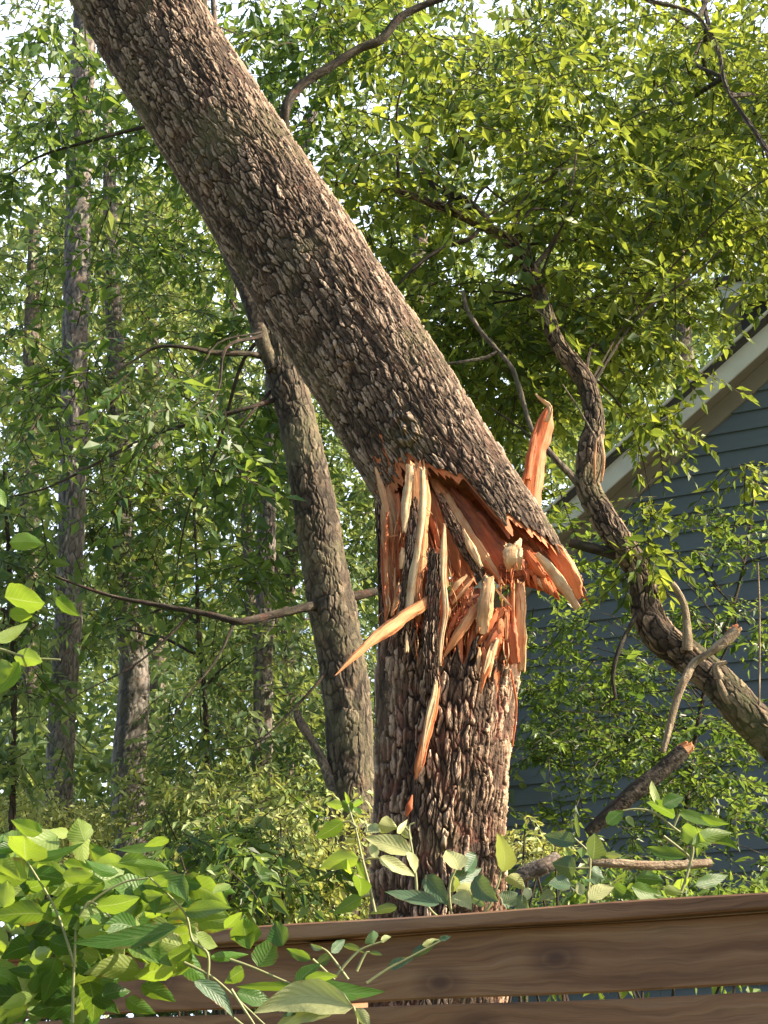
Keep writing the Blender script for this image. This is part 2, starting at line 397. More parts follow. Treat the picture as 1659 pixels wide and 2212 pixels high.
def limb_to(mb, a, b, r, rng=RNG, mi=0, sag=.045):
    a = np.asarray(a); b = np.asarray(b); L = np.linalg.norm(b - a)
    k = 5; t = np.linspace(0, 1, k)[:, None]; pts = a * (1 - t) + b * t
    pts[1:-1] += rng.normal(0, sag * L * .6, (k - 2, 3)); pts[:, 2] += (np.sin(t[:, 0] * math.pi) * L * .08)
    twig_tube(mb, pts, r, r * .25, 18, 6, mi)

# ================================================================== SETTING
def ground_z(x, y):
    return 0.9 * smooth(3.5, 14, y) + 0.10 * np.sin(x * .6) * smooth(4, 8, y)
gx, gy = np.meshgrid(np.concatenate([np.linspace(-150, -16, 20), np.linspace(-14, 14, 90), np.linspace(16, 150, 20)]),
                     np.concatenate([np.linspace(-30, 2, 12), np.linspace(2.2, 30, 90), np.linspace(32, 300, 30)]))
gz = ground_z(gx, gy)
nyy, nxx = gx.shape
j = np.arange(nyy - 1)[:, None] * nxx; i = np.arange(nxx - 1)[None]
mb = MB(); mb.add(np.stack([gx, gy, gz], -1), np.stack([j + i, j + i + 1, j + nxx + i + 1, j + nxx + i], -1).reshape(-1, 4))
m_, t, b, o = mat('leaf_litter'); oc = objc(t)
t.links.new(ramp(t, noise(t, oc, 6, 8, .7), [(.3, (.05, .045, .02)), (.5, (.10, .11, .04)), (.7, (.16, .12, .07))]), b.inputs[0])
b.inputs['Roughness'].default_value = .95; bump(t, b, noise(t, oc, 25, 6, .7), .8, .05)
tag(mb.build('ground', [m_]), kind='structure')

# ------------------------------------------------------------------ house
HY = R(22); HU = np.array([math.cos(HY), -math.sin(HY), 0]); HN = np.array([-math.sin(HY), -math.cos(HY), 0]); Zv = np.array([0, 0, 1.0])
H0 = P(1400, 1500, 12.0)
def on_wall(x, y, off=0.0):
    d = ray(x, y); q = H0 + HN * off; k = np.dot(q - CAM, HN) / np.dot(d, HN); p = CAM + d * k
    return np.dot(p - H0, HU), p[2]
def W3(u, z, off=0.0): return np.array([H0[0], H0[1], 0]) + HU * u + HN * off + Zv * z
OV = .27
ra = on_wall(1659, 748, OV); rb = on_wall(1352, 1022, OV)      # lower edge of the rake board
slope = (ra[1] - rb[1]) / (ra[0] - rb[0])
el = on_wall(985, 1222, OV)                                    # the eave end
uL = el[0]; zr = lambda u: rb[1] + slope * (u - rb[0])
uc = ra[0] + 1.6                                                # ridge beyond the frame
uR = 2 * uc - uL
house = thing('house', W3(0, ground_z(0, 12.)), 'blue grey clapboard house with pale rake board behind the broken tree', 'house')
m_sid, t, b, o = mat('siding_paint'); oc = objc(t)
cs = mix(t, noise(t, vscale(t, oc, (1, 1, 6)), 3, 5, .6), (.095, .130, .170), (.135, .170, .210))
cs = mix(t, ramp(t, noise(t, oc, 2.2, 6, .7), [(.5, (0, 0, 0)), (.75, (.4,) * 3)]), cs, (.16, .20, .20))
t.links.new(cs, b.inputs[0]); b.inputs['Roughness'].default_value = .6; bump(t, b, noise(t, vscale(t, oc, (3, 3, 60)), 2, 4), .2, .004)
def paint(name, col, rough=.6):
    m, t, b, o = mat(name); oc = objc(t)
    t.links.new(mix(t, ramp(t, noise(t, oc, 5, 6, .65), [(.45, (0, 0, 0)), (.8, (.6,) * 3)]), col, tuple(c * .72 for c in col)), b.inputs[0])
    b.inputs['Roughness'].default_value = rough; return m
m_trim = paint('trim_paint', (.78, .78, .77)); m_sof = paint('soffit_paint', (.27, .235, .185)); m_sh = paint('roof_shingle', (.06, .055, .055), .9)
mb = MB(); EXP = .165; uw0 = uL + .15; z = 0.2
while z < zr(uc) + .2:
    zt = z + EXP
    lo, hi = uw0, 2 * uc - uw0
    if zr(lo) + .1 < zt: lo = uc - (zr(uc) + .1 - zt) / slope; hi = 2 * uc - lo
    if hi - lo < .1: break
    a, c_ = W3(lo, z, .028), W3(hi, z, .028); e, f_ = W3(lo, zt + .004, .006), W3(hi, zt + .004, .006)
    g, h_ = W3(lo, z, .0), W3(hi, z, .0)
    mb.add([a, c_, f_, e], [[0, 1, 2, 3]]); mb.add([g, h_, c_, a], [[0, 1, 2, 3]])
    mb.add([W3(lo, z, 0), a, e, W3(lo, zt, 0)], [[0, 1, 2, 3]])
    z = zt
mb.build('siding', [m_sid], house, flat=True)
def obox(mb, u0_, u1, z0, z1, o0, o1, mi=0):
    V = [W3(u, z, f) for f in (o0, o1) for z in (z0, z1) for u in (u0_, u1)]
    mb.add(V, [[0, 1, 3, 2], [4, 6, 7, 5], [0, 4, 5, 1], [2, 3, 7, 6], [0, 2, 6, 4], [1, 5, 7, 3]], mi)
def slab(mb, ua, ub, lo, hi, o0, o1):
    """sloped prism along the rake: lo/hi = height offsets from the rake line"""
    V = [W3(u, zr(u if u <= uc else 2 * uc - u) + q, f) for f in (o0, o1) for q in (lo, hi) for u in (ua, ub)]
    mb.add(V, [[0, 1, 3, 2], [4, 6, 7, 5], [0, 4, 5, 1], [2, 3, 7, 6], [0, 2, 6, 4], [1, 5, 7, 3]])
fh = .19
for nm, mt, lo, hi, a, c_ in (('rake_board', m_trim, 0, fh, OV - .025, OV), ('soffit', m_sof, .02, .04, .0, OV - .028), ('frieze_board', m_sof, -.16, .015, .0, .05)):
    mb = MB()
    slab(mb, uL, uc, lo, hi, a, c_); slab(mb, uc, uR, lo, hi, a, c_)
    mb.build(nm, [mt], house, flat=True)
mb = MB()
for (x, y) in ((uL - .08, uc), (uc, uR + .08)):
    slab(mb, x, y, fh + .003, fh + .05, -7, OV + .06)
rf = mb.build('roof', [m_sh], house, flat=True)
mb = MB(); slab(mb, uL - .05, uc, fh + .052, fh + .075, OV - .02, OV + .085); mb.build('drip_edge', [paint('white_metal', (.8, .8, .8), .4)], rf, origin=house.location, flat=True)
mb = MB(); obox(mb, uw0 - .08, uw0 + .03, .2, zr(uw0) - .02, -.08, .05); mb.build('corner_board', [m_sid], house, flat=True)
# side wall and eave
mb = MB(); V = [W3(uw0, .2, -.01), W3(uw0, .2, -7), W3(uw0, zr(uw0), -7), W3(uw0, zr(uw0), -.01)]; mb.add(V, [[0, 1, 2, 3]]); mb.build('side_wall', [m_sid], house, flat=True)
# dormer roof corner seen above the rake at the right edge
q = on_wall(1600, 650, -.9)
mb = MB(); obox(mb, q[0] - .16, q[0] + 1.6, q[1] - .04, q[1] + .10, -2.2, -.7); mb.build('upper_fascia', [m_trim], house, flat=True)
mb = MB(); obox(mb, q[0] - .02, q[0] + 1.5, q[1] - 1.6, q[1] - .045, -2.1, -.9); mb.build('dormer_wall', [m_sh], house, flat=True)
mb = MB(); obox(mb, q[0] - .2, q[0] + 1.65, q[1] + .103, q[1] + .16, -2.25, -.65); mb.build('dormer_roof', [m_sh], house, flat=True)

# ------------------------------------------------------------------ fence
FY = R(25); FU = np.array([math.cos(FY), -math.sin(FY), 0]); FN = np.array([-math.sin(FY), -math.cos(FY), 0])
F0 = P(1150, 1966, 2.70)
fence = thing('wooden_fence', (F0[0], F0[1], 0), 'brown horizontal board fence with flat cap rail along the bottom of view', 'fence')
fence.rotation_euler = (0, 0, -FY)
m_f, t, b, o = mat('fence_wood'); oc = objc(t); rn = attr(t, 'rnd')
dn = N(t, 'ShaderNodeTexNoise'); dn.inputs['Scale'].default_value = 3.5; dn.inputs['Detail'].default_value = 3; t.links.new(vscale(t, oc, (1.0, 1, 2.2)), dn.inputs['Vector'])
cb = N(t, 'ShaderNodeVectorMath', operation='MULTIPLY_ADD'); t.links.new(dn.outputs[1], cb.inputs[0]); cb.inputs[1].default_value = (.0, .0, .075); 
comb = N(t, 'ShaderNodeCombineXYZ'); t.links.new(rn, comb.inputs[1])
ad = N(t, 'ShaderNodeVectorMath', operation='ADD'); t.links.new(oc, ad.inputs[0]); t.links.new(comb.outputs[0], ad.inputs[1]); t.links.new(ad.outputs[0], cb.inputs[2])
gr = noise(t, vscale(t, cb.outputs[0], (1.4, 1, 42)), 1.0, 6, .62)
gr2 = noise(t, vscale(t, cb.outputs[0], (6, 1, 190)), 1.0, 4, .6)
kv = N(t, 'ShaderNodeTexVoronoi', voronoi_dimensions='2D'); kv.inputs['Scale'].default_value = 1.0
ks = N(t, 'ShaderNodeSeparateXYZ'); t.links.new(oc, ks.inputs[0]); kc = N(t, 'ShaderNodeCombineXYZ')
t.links.new(mth(t, 'ADD', mth(t, 'MULTIPLY', ks.outputs[0], 3.1), mth(t, 'MULTIPLY', rn, 7.3)), kc.inputs[0]); t.links.new(mth(t, 'ADD', mth(t, 'MULTIPLY', ks.outputs[2], 5.2), mth(t, 'MULTIPLY', rn, 3.1)), kc.inputs[1]); t.links.new(kc.outputs[0], kv.inputs['Vector'])
fc = ramp(t, gr, [(.28, (.16, .072, .033)), (.5, (.31, .155, .075)), (.72, (.42, .25, .135))])
fc = mix(t, ramp(t, gr2, [(.3, (.4,) * 3), (.5, (0, 0, 0))]), fc, (.075, .042, .030))
fc = mix(t, ramp(t, kv.outputs['Distance'], [(.03, (.8,) * 3), (.075, (.35,) * 3), (.09, (.5,) * 3), (.20, (0, 0, 0))]), fc, (.080, .036, .030))
fc = mix(t, ramp(t, noise(t, oc, 4, 5, .6), [(.5, (0, 0, 0)), (.7, (.30,) * 3)]), fc, (.24, .165, .125))
t.links.new(fc, b.inputs[0]); b.inputs['Roughness'].default_value = .58; b.inputs['Specular IOR Level'].default_value = .4
bump(t, b, mth(t, 'ADD', gr, gr2), .35, .004)
def fbox(name, x0, x1, y0, y1, z0, z1, rnd, wav=0.0):
    nxs = 60; xs = np.linspace(x0, x1, nxs); bv = .003
    prof = [(y0, z0 + bv), (y0 + bv, z0), (y1 - bv, z0), (y1, z0 + bv), (y1, z1 - bv), (y1 - bv, z1), (y0 + bv, z1), (y0, z1 - bv)]
    V = []
    for k, x in enumerate(xs):
        dz = wav * math.sin(x * 2.1 + rnd * 9) + .0012 * math.sin(x * 11 + rnd * 30)
        dz2 = wav * math.sin(x * 1.7 + rnd * 5) + .0015 * math.sin(x * 9 + rnd * 20)
        for q, (y, z) in enumerate(prof): V.append((x, y, z + (dz if q < 4 else dz2)))
    Fq = [[k * 8 + q, k * 8 + (q + 1) % 8, k * 8 + 8 + (q + 1) % 8, k * 8 + 8 + q] for k in range(nxs - 1) for q in range(8)]
    mb = MB(); mb.add(V, Fq, 0, None, rnd); mb.add(V[:8], [list(range(8))], 0, None, rnd); mb.add(V[-8:], [list(range(8))], 0, None, rnd)
    return mb.build(name, [m_f], fence, origin=(0, 0, 0), flat=True)
zt = F0[2]
fbox('cap_rail', -2.6, 2.2, -.045, .085, zt - .027, zt, .31)
z = zt - .0275 - .003
for k in range(9):
    bh = .113
    fbox('board', -2.5, 2.15, -.010, .012, z - bh, z, .13 + .37 * k, .0016)
    z -= bh + .010
    if z < .2: break
for x in (-1.62, -.42, .78, 1.98):
    for zz in (.032, .075, .125, .185, .235):
        mb = MB(); a = np.linspace(0, 2 * math.pi, 10, endpoint=False)
        V = [(x + .004 * math.cos(q), -.0125, zt - zz - .02 + .004 * math.sin(q)) for q in a] + [(x, -.0135, zt - zz - .02)]
        mb.add(V, [[i, (i + 1) % 10, 10] for i in range(10)], 0); 
        if zz in (.075, .125): mb.build('nail_head', [M['twig']], fence, origin=(0, 0, 0))
    fbox('post', x - .045, x + .045, .014, .10, 0, zt - .03, .5)

# ================================================================== BROKEN TREE
BT = thing('broken_tree', P(942, 2150, 5.0) * np.array([1, 1, 0]) + np.array([0, 0, .2]), 'large tree snapped near its base with leaning scaly trunk and orange splinters', 'tree')
TY = 5.0
tp = pxpath([(1132, 1325, TY, 292), (1045, 1185, TY, 296), (960, 1050, TY, 290), (893, 945, TY, 288), (830, 835, TY, 284), (720, 662, TY, 276), (600, 480, TY, 268), (505, 335, TY, 258), (385, 150, TY, 246), (285, -5, TY, 238), (190, -150, TY, 230), (90, -300, TY, 222)], 400, True)
sm = 1 / F_V * depth(P(960, 1050, TY))         # metres per picture unit there
iref = np.argmin(np.linalg.norm(tp.C - P(960, 1050, TY), axis=1)); sref = tp.s[iref]
fx = np.array([-1, -.8, -.6, -.36, -.16, -.02, .10, .17, .21, .24, .38, .54, .66, .8, .9, 1.0])
fs = np.array([-8, -30, -52, -40, -4, 14, 45, 105, 150, 182, 175, 205, 222, 262, 325, 340.])
def end_s(th):
    x = np.cos(th); front = np.sin(th) < 0
    e = np.interp(x, fx, fs)
    bk = np.interp(x, [-1, -.5, 0, .5, 1], [-8, 60, 110, 180, 340.])
    e = np.where(front, e, bk)
    jag = (vnoise(th / (2 * math.pi) * 60, th * 0, 60, 3) - .5) * 30 + (vnoise(th / (2 * math.pi) * 170, th * 0, 170, 4) - .5) * 22
    return sref - (e + jag) * sm
mb = MB(); tube(mb, tp, 640, 1700, .0145, .0170, .066, s0=end_s, seed=3, lump=.06, taper_cap=False, knots=[(4.46, sref + 105 * sm, .05, .030), (4.2, sref + 330 * sm, .045, .014), (5.2, sref + 620 * sm, .05, .012), (4.0, sref + 900 * sm, .06, .014)]); 
mb.build('leaning_trunk', [M['bark']], BT)
# wood under the bark of the torn end (bare wood inner shell with its own ragged edge)
def end_w(th): 
    jag = (vnoise(th / (2 * math.pi) * 190, th * 0, 190, 13) - .5) * 40 + (vnoise(th / (2 * math.pi) * 70, th * 0, 70, 14) - .5) * 20
    base = end_s(th) - 8 * sm - np.abs(jag) * sm
    return base
mb = MB()
tube(mb, tp, 300, 60, 0, s0=end_w, s1=lambda th: end_s(th) + .12, seed=5, taper_cap=False, rs=.955, rnd=.52)
tube(mb, tp, 260, 60, 0, s0=lambda th: end_w(th) + .004, s1=lambda th: end_s(th) + .35, seed=6, taper_cap=False, rs=.84, rnd=.22)
mb.build('inner_wood', [M['wood']], BT)
# plug that closes the hollow deep inside
mb = MB(); tube(mb, tp, 120, 40, 0, s0=lambda th: sref + .05 + .05 * np.sin(3 * th) - .17 * (np.cos(th) + .3) * 1.0 + .04 * vnoise(th / 6.2832 * 30, th * 0, 30, 41), s1=lambda th: th * 0 + sref + .6, seed=8, rs=.80, rnd=.20, lump=.1)
mb.build('torn_heartwood', [M['wood']], BT)

sp_ = pxpath([(936, 2230, TY, 300), (942, 2050, TY, 296), (944, 1850, TY, 290), (953, 1700, TY, 292), (957, 1600, TY, 296), (966, 1480, TY, 304), (974, 1400, TY, 310), (980, 1320, TY, 312), (984, 1240, TY, 312)], 300, True)
def s_at(path, y): 
    d = path.C - CAM; yy = 1106 - F_V * (d @ up) / (d @ fwd)
    return float(np.interp(-y, -yy if yy[0] < yy[-1] else -yy, path.s)) if False else float(np.interp(y, yy[::-1], path.s[::-1]))
sx = np.array([-1, -.85, -.7, -.45, -.2, -.05, 0, .2, .35, .55, .7, .85, 1.0]); sy = np.array([1345, 1352, 1372, 1400, 1410, 1440, 1462, 1440, 1422, 1432, 1420, 1392, 1380.])
def top_s(th):
    x = np.cos(th); front = np.sin(th) < 0
    y = np.where(front, np.interp(x, sx, sy), np.interp(x, [-1, -.4, .3, 1], [1345, 1290, 1320, 1380]))
    jag = (vnoise(th / (2 * math.pi) * 50, th * 0, 50, 23) - .5) * 44 + (vnoise(th / (2 * math.pi) * 150, th * 0, 150, 24) - .5) * 24
    return np.array([s_at(sp_, q) for q in (y + jag)])
def lobes(th, ss):
    xc = np.interp(ss, [sp_.L * .0, s_at(sp_, 1850), s_at(sp_, 1700), s_at(sp_, 1450), sp_.L], [-.52, -.44, -.36, -.15, -.12])
    tc = 2 * math.pi - np.arccos(np.clip(xc + .03 * np.sin(ss * 40), -1, 1)); d = (th - tc)
    step = smooth(-.10, .02, d)                      # right lobe stands proud of the left one
    left = smooth(3.3, 3.9, th)
    return 1 - .085 * (1 - step) * left - .05 * np.exp(-(d / .05) ** 2) + .02 * smooth(0, .25, d) * (th > tc)
mb = MB(); tube(mb, sp_, 620, 1000, .020, .0175, .085, s1=top_s, seed=31, lump=.085, shape=lobes, taper_cap=False, knots=[(5.0, 0.42, .05, .02)])
mb.build('stump', [M['bark_stump']], BT)
def top_w(th):
    jag = (vnoise(th / (2 * math.pi) * 110, th * 0, 110, 33) - .4) * .13 + (vnoise(th / (2 * math.pi) * 45, th * 0, 45, 34) - .5) * .05
    return top_s(th) + .012 + np.clip(jag, -.005, .2)
mb = MB()
tube(mb, sp_, 420, 70, 0, s0=lambda th: top_s(th) - .2, s1=top_w, seed=35, rs=.935, taper_cap=False, rnd=.46, shape=lobes)
tube(mb, sp_, 300, 70, 0, s0=lambda th: top_s(th) - .25, s1=lambda th: top_w(th) - .01, seed=36, rs=.80, taper_cap=True, rnd=.30, shape=lobes)
mb.build('stump_wood', [M['wood']], BT)

SHN = [0]
def shard(mb, pts, thick=.35, pal=.6, nu=34, nv=60, jag=.06, jag0=.03, seed=None, twist=0.0, mi=0, groove=.42, conv=None):
    """long splinter: pts (x, y, Y, width); flattened section, grooves along the grain, broken fibres at the tip"""
    SHN[0] += 1; seed = SHN[0] * 13 if seed is None else seed
    p = pxpath(pts, 90, False); rs_ = np.random.default_rng(seed)
    th = np.linspace(0, 2 * math.pi, nu, endpoint=False); t = np.linspace(0, 1, nv); TH, T = np.meshgrid(th, t)
    e1 = p.L + jag * p.L * (rs_.random(nu) - .5) * 2; e0 = jag0 * p.L * (rs_.random(nu) - .5) * 2
    SS = e0[None] + (e1 - e0)[None] * T
    c, A, B, rad = p.at(SS)
    # face the broad side to the viewer
    tt = unit(np.gradient(c[:, 0], axis=0)); view = unit(c[:, 0] - CAM)
    A = unit(np.cross(view, tt)); B = np.cross(tt, A)
    a_ = twist * T[:, :1] ; A2 = A[:, None] * np.cos(a_)[..., None] + B[:, None] * np.sin(a_)[..., None]; B2 = -A[:, None] * np.sin(a_)[..., None] + B[:, None] * np.cos(a_)[..., None]
    g = (rs_.random(nu) - .5) * groove
    gl = (vnoise(TH / (2 * math.pi) * nu, SS / max(p.L, .01) * 5, nu, seed) - .5) * groove * .7
    q = 1 + g[None] + gl
    cx = np.sign(np.cos(TH)) * np.abs(np.cos(TH)) ** .45; cy = np.sign(np.sin(TH)) * np.abs(np.sin(TH)) ** .45
    stp = vnoise(np.sign(np.cos(TH)) + 2, np.floor(SS / max(p.L, .01) * 7 + .3 * np.cos(TH)), 8, seed + 1)
    edge = 1 + .10 * (vnoise(np.sign(np.cos(TH)) + 2, SS / max(p.L, .01) * 14, 8, seed + 1) - .5) * 2 + .14 * (stp - .5)
    V = c + A2 * (rad * cx * q * edge)[..., None] + B2 * (rad * thick * cy * q)[..., None]
    j = np.arange(nv - 1)[:, None] * nu; i = np.arange(nu)[None]; i2 = (i + 1) % nu
    Fq = np.stack([j + i, j + i2, j + nu + i2, j + nu + i], -1).reshape(-1, 4)
    per = TH * float(np.mean(rad))
    wc = np.stack([per + seed * .37, SS + seed, TH * 0], -1)
    mb.add(V, Fq, mi, None, pal, wc.reshape(-1, 3))
    for row in (0, nv - 1):
        ring = V[row]; idx = np.arange(nu)
        mb.add(np.vstack([ring, ring.mean(0)]), np.stack([idx, (idx + 1) % nu, np.full(nu, nu)], -1), mi, None, pal, np.vstack([wc[row], wc[row].mean(0)]))
def Z(cx, cy, Y, w): return (691 + .3646 * cx, 864 + .3646 * cy, Y, w * .3646)
def splinter(pts, thick=.35, pal=.6, label=None, bark=None, **kw):
    mb = MB(); shard(mb, [Z(*q) for q in pts], thick, pal, **kw); o = mb.build('splinter', [M['wood']], BT)
    if label: o['label'] = label
    if bark:
        barkstrip([Z(*q) for q in bark], o)
    return o
def barkstrip(pts, parent, name='bark_strip', mat_='bark_stump'):
    """a curved sheet of scaly bark"""
    p = pxpath(pts, 90, True); mb = MB()
    nu, nv = 60, 260; a = np.linspace(-1.25, 1.25, nu); t = np.linspace(0, 1, nv); A_, T = np.meshgrid(a, t)
    SHN[0] += 1; seed = SHN[0] * 7
    e = .035 * p.L * (vnoise(np.linspace(0, 9, nu), np.zeros(nu), 99, seed) - .5) * 2
    SS = e[None] + (p.L - 2 * e[None]) * T
    c, A, B, rad = p.at(SS)
    mr = float(np.mean(rad)); h = bark_h(A_ * .5 + 1, SS, .15, .02, .06, seed)
    edge = 1 + .22 * (vnoise(np.sign(A_) * 3 + 5, SS / .02, 20, seed + 3) - .5)
    X = rad * np.sin(A_) / math.sin(1.25) * edge; D = rad * .62 * (np.cos(A_) - .3) + .012 * (h - .5)
    V = c + A * X[..., None] - B * D[..., None]
    j = np.arange(nv - 1)[:, None] * nu; i = np.arange(nu - 1)[None]
    Fq = np.stack([j + i, j + i + 1, j + nu + i + 1, j + nu + i], -1).reshape(-1, 4)
    mb.add(V, Fq, 0, h.ravel(), .5, np.stack([A_ * mr, SS, A_ * 0], -1).reshape(-1, 3))
    Vb = c + A * (X * .97)[..., None] + B * 0.004; mb.add(Vb, Fq[:, ::-1], 0, 0.3, .5)
    return mb.build(name, [M[mat_]], parent, origin=BT.location)

yf = 4.76
barkstrip([Z(352, 600, 4.93, 60), Z(366, 850, 4.92, 60), Z(372, 1100, 4.92, 60), Z(385, 1420, 4.92, 70)], BT)
splinter([(640, 470, 4.90, 60), (700, 600, 4.87, 130), (800, 800, 4.86, 140), (900, 960, 4.86, 80)], .3, .50)
splinter([(640, 440, 4.87, 20), (720, 540, 4.84, 60), (800, 680, 4.83, 50), (860, 800, 4.83, 14)], .4, .60)
# wood faces at the heart of the break
splinter([(600, 480, 4.88, 60), (620, 620, 4.86, 110), (620, 850, 4.85, 130), (600, 1020, 4.85, 140), (590, 1250, 4.84, 110)], .3, .50)
splinter([(650, 560, 4.86, 50), (700, 720, 4.84, 130), (790, 900, 4.84, 150), (880, 1090, 4.84, 90)], .3, .53)
splinter([(600, 600, 4.80, 30), (690, 800, 4.80, 36), (720, 1000, 4.80, 20)], .5, .40)
splinter([(400, 520, 4.84, 30), (425, 700, 4.82, 105), (440, 900, 4.82, 110), (445, 1100, 4.82, 80), (430, 1260, 4.82, 40)], .35, .70)
splinter([(330, 400, 4.83, 10), (370, 540, 4.81, 36), (410, 700, 4.80, 40), (430, 860, 4.80, 20)], .4, .80)
splinter([(460, 560, 4.80, 16), (475, 720, 4.79, 40), (480, 900, 4.79, 36), (470, 1050, 4.79, 14)], .5, .48)
splinter([(395, 750, 4.79, 12), (392, 900, 4.785, 26), (395, 1060, 4.785, 26), (412, 1215, 4.78, 18)], .6, .58)
splinter([(372, 780, 4.82, 10), (372, 900, 4.82, 20), (380, 1100, 4.82, 22), (395, 1260, 4.82, 14)], .6, .42)
splinter([(370, 830, 4.785, 10), (420, 810, 4.77, 9), (462, 800, 4.75, 5)], .7, .66, nu=10, nv=16)
splinter([(470, 1080, 4.77, 14), (455, 1180, 4.765, 34), (425, 1275, 4.765, 12)], .5, .72)
# tall bark backed splinter from the stump
splinter([(565, 1290, 4.77, 70), (560, 1150, 4.77, 95), (575, 900, 4.77, 115), (585, 640, 4.77, 112), (582, 400, 4.77, 88)], .30, .70, 'tall bark backed splinter with pale edges', bark=[(490, 1560, 4.755, 60), (505, 1300, 4.745, 92), (535, 1000, 4.742, 92), (550, 760, 4.742, 90), (548, 600, 4.745, 60)])
splinter([(500, 780, 4.73, 20), (508, 640, 4.73, 46), (522, 520, 4.73, 44), (530, 392, 4.73, 34)], .5, .97, jag=.03)
splinter([(528, 1270, 4.735, 30), (545, 1080, 4.73, 42), (580, 880, 4.725, 36), (607, 640, 4.725, 32), (606, 410, 4.725, 30)], .5, .96, jag=.02)
splinter([(480, 1000, 4.74, 14), (488, 930, 4.735, 28), (492, 880, 4.74, 16)], .5, .85)
# second bark strip with a pale rib, running on into the stump
splinter([(700, 1560, 4.765, 60), (700, 1300, 4.765, 90), (705, 1050, 4.765, 95), (715, 890, 4.775, 60)], .3, .50, 'dark bark strip standing in front of the break', bark=[(665, 1720, 4.745, 90), (655, 1450, 4.735, 100), (668, 1180, 4.73, 92), (680, 900, 4.735, 78)])
splinter([(712, 1560, 4.73, 16), (722, 1420, 4.725, 22), (746, 1250, 4.72, 26), (733, 1080, 4.715, 30), (733, 900, 4.715, 30), (738, 745, 4.72, 14)], .6, .93, jag=.02)
# strip hanging from the leaning trunk, its pale rib, and a dark red brown wood face
splinter([(775, 535, 4.85, 70), (915, 730, 4.84, 130), (1040, 920, 4.84, 160), (1130, 1050, 4.84, 140)], .2, .24, 'dark red brown wood face under the trunk', jag=.02)
splinter([(745, 560, 4.83, 40), (850, 760, 4.81, 76), (960, 930, 4.80, 70), (1085, 1095, 4.80, 14)], .4, .76, bark=[(700, 560, 4.79, 50), (790, 740, 4.775, 80), (870, 890, 4.77, 84), (960, 1050, 4.775, 46)])
splinter([(850, 770, 4.76, 12), (900, 880, 4.755, 42), (955, 985, 4.76, 20)], .5, .95)
splinter([(960, 900, 4.80, 10), (1010, 1000, 4.79, 22), (1075, 1085, 4.785, 8)], .6, .60)
# lit block and ragged tail of the trunk
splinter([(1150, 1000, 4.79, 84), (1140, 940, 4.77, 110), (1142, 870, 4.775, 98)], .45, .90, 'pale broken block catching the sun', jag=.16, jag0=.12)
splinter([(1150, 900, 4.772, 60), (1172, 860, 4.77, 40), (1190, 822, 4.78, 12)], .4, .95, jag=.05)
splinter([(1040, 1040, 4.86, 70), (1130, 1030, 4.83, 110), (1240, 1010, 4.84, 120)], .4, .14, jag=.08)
splinter([(1170, 860, 4.88, 60), (1240, 960, 4.85, 130), (1310, 1050, 4.85, 120), (1400, 1130, 4.87, 60)], .4, .36, jag=.08)
splinter([(1100, 1010, 4.90, 90), (1190, 1040, 4.87, 110), (1290, 1085, 4.87, 70), (1360, 1125, 4.88, 40)], .4, .26, jag=.08)
splinter([(1225, 900, 4.83, 30), (1270, 980, 4.82, 60), (1330, 1050, 4.82, 40)], .5, .42, jag=.1)
splinter([(1285, 915, 4.80, 34), (1350, 985, 4.79, 54), (1430, 1085, 4.79, 60), (1525, 1232, 4.80, 40)], .5, .96, 'pale square splinter hanging from the trunk end', jag=.015)
splinter([(1300, 820, 4.92, 50), (1400, 910, 4.88, 84), (1480, 1030, 4.88, 90), (1540, 1165, 4.90, 44)], .4, .55, jag=.03)
for k in range(9):
    x = 1180 + 24 * k; y = 940 + 18 * k + random.uniform(-20, 20)
    splinter([(x, y, 4.85, 16), (x + 20, y + 60, 4.82, 26), (x + 34 + random.uniform(0, 24), y + 100 + random.uniform(0, 50), 4.83, 7)], .6, random.choice([.34, .44, .62, .9]), nu=12, nv=18, jag=.1)
mb = MB(); rs_ = np.random.default_rng(77)
for k in range(150):
    if k < 55: x = rs_.uniform(385, 480); y = rs_.uniform(650, 1250); dx = rs_.uniform(-8, 14); Y = 4.80
    elif k < 100: x = rs_.uniform(600, 860); y = 600 + (x - 600) * 1.1 + rs_.uniform(0, 420); dx = rs_.uniform(20, 60); Y = 4.82
    else: x = rs_.uniform(780, 1130); y = rs_.uniform(1150, 1420); dx = -rs_.uniform(10, 70) * (1130 - x) / 350 ; Y = 4.79
    l = rs_.uniform(70, 220); w = rs_.uniform(6, 20)
    q = rs_.uniform(-.02, .03)
    shard(mb, [Z(x, y, Y + q, w * .6), Z(x + dx * .5, y + l * .5, Y + q - .012, w), Z(x + dx, y + l, Y + q + rs_.uniform(-.02, .02), w * .3)], .7, float(rs_.choice([.30, .36, .42, .46, .5, .56, .64, .8])), nu=8, nv=14, jag=.08)
for k in range(150):
    x = rs_.uniform(370, 1200); y = rs_.uniform(600, 1400) if x < 700 else rs_.uniform(1000, 1450) if x < 1130 else rs_.uniform(880, 1120)
    l = rs_.uniform(50, 190); dx = rs_.normal(0, 16) + (28 if 600 < x < 900 and y < 1150 else 0) - (40 if x > 780 and y > 1200 else 0) * rs_.random()
    Y = 4.765 + rs_.uniform(-.02, .02); c_ = rs_.normal(0, 12)
    shard(mb, [Z(x, y, Y + .03, 3), Z(x + dx * .5 + c_, y + l * .5, Y - .01, rs_.uniform(3.5, 8)), Z(x + dx, y + l, Y + .03, 2.5)], .8, float(rs_.choice([.15, .30, .38, .44, .5, .7, .9])), nu=6, nv=12, jag=.03)
mb.build('torn_fibres', [M['wood']], BT)
# splinter thrown out to the left
splinter([(660, 1180, 4.74, 56), (530, 1270, 4.70, 66), (410, 1355, 4.66, 64), (300, 1437, 4.62, 52), (190, 1535, 4.58, 32), (92, 1632, 4.56, 6)], .4, .64, 'long brown splinter thrown out to the left', jag=.01)
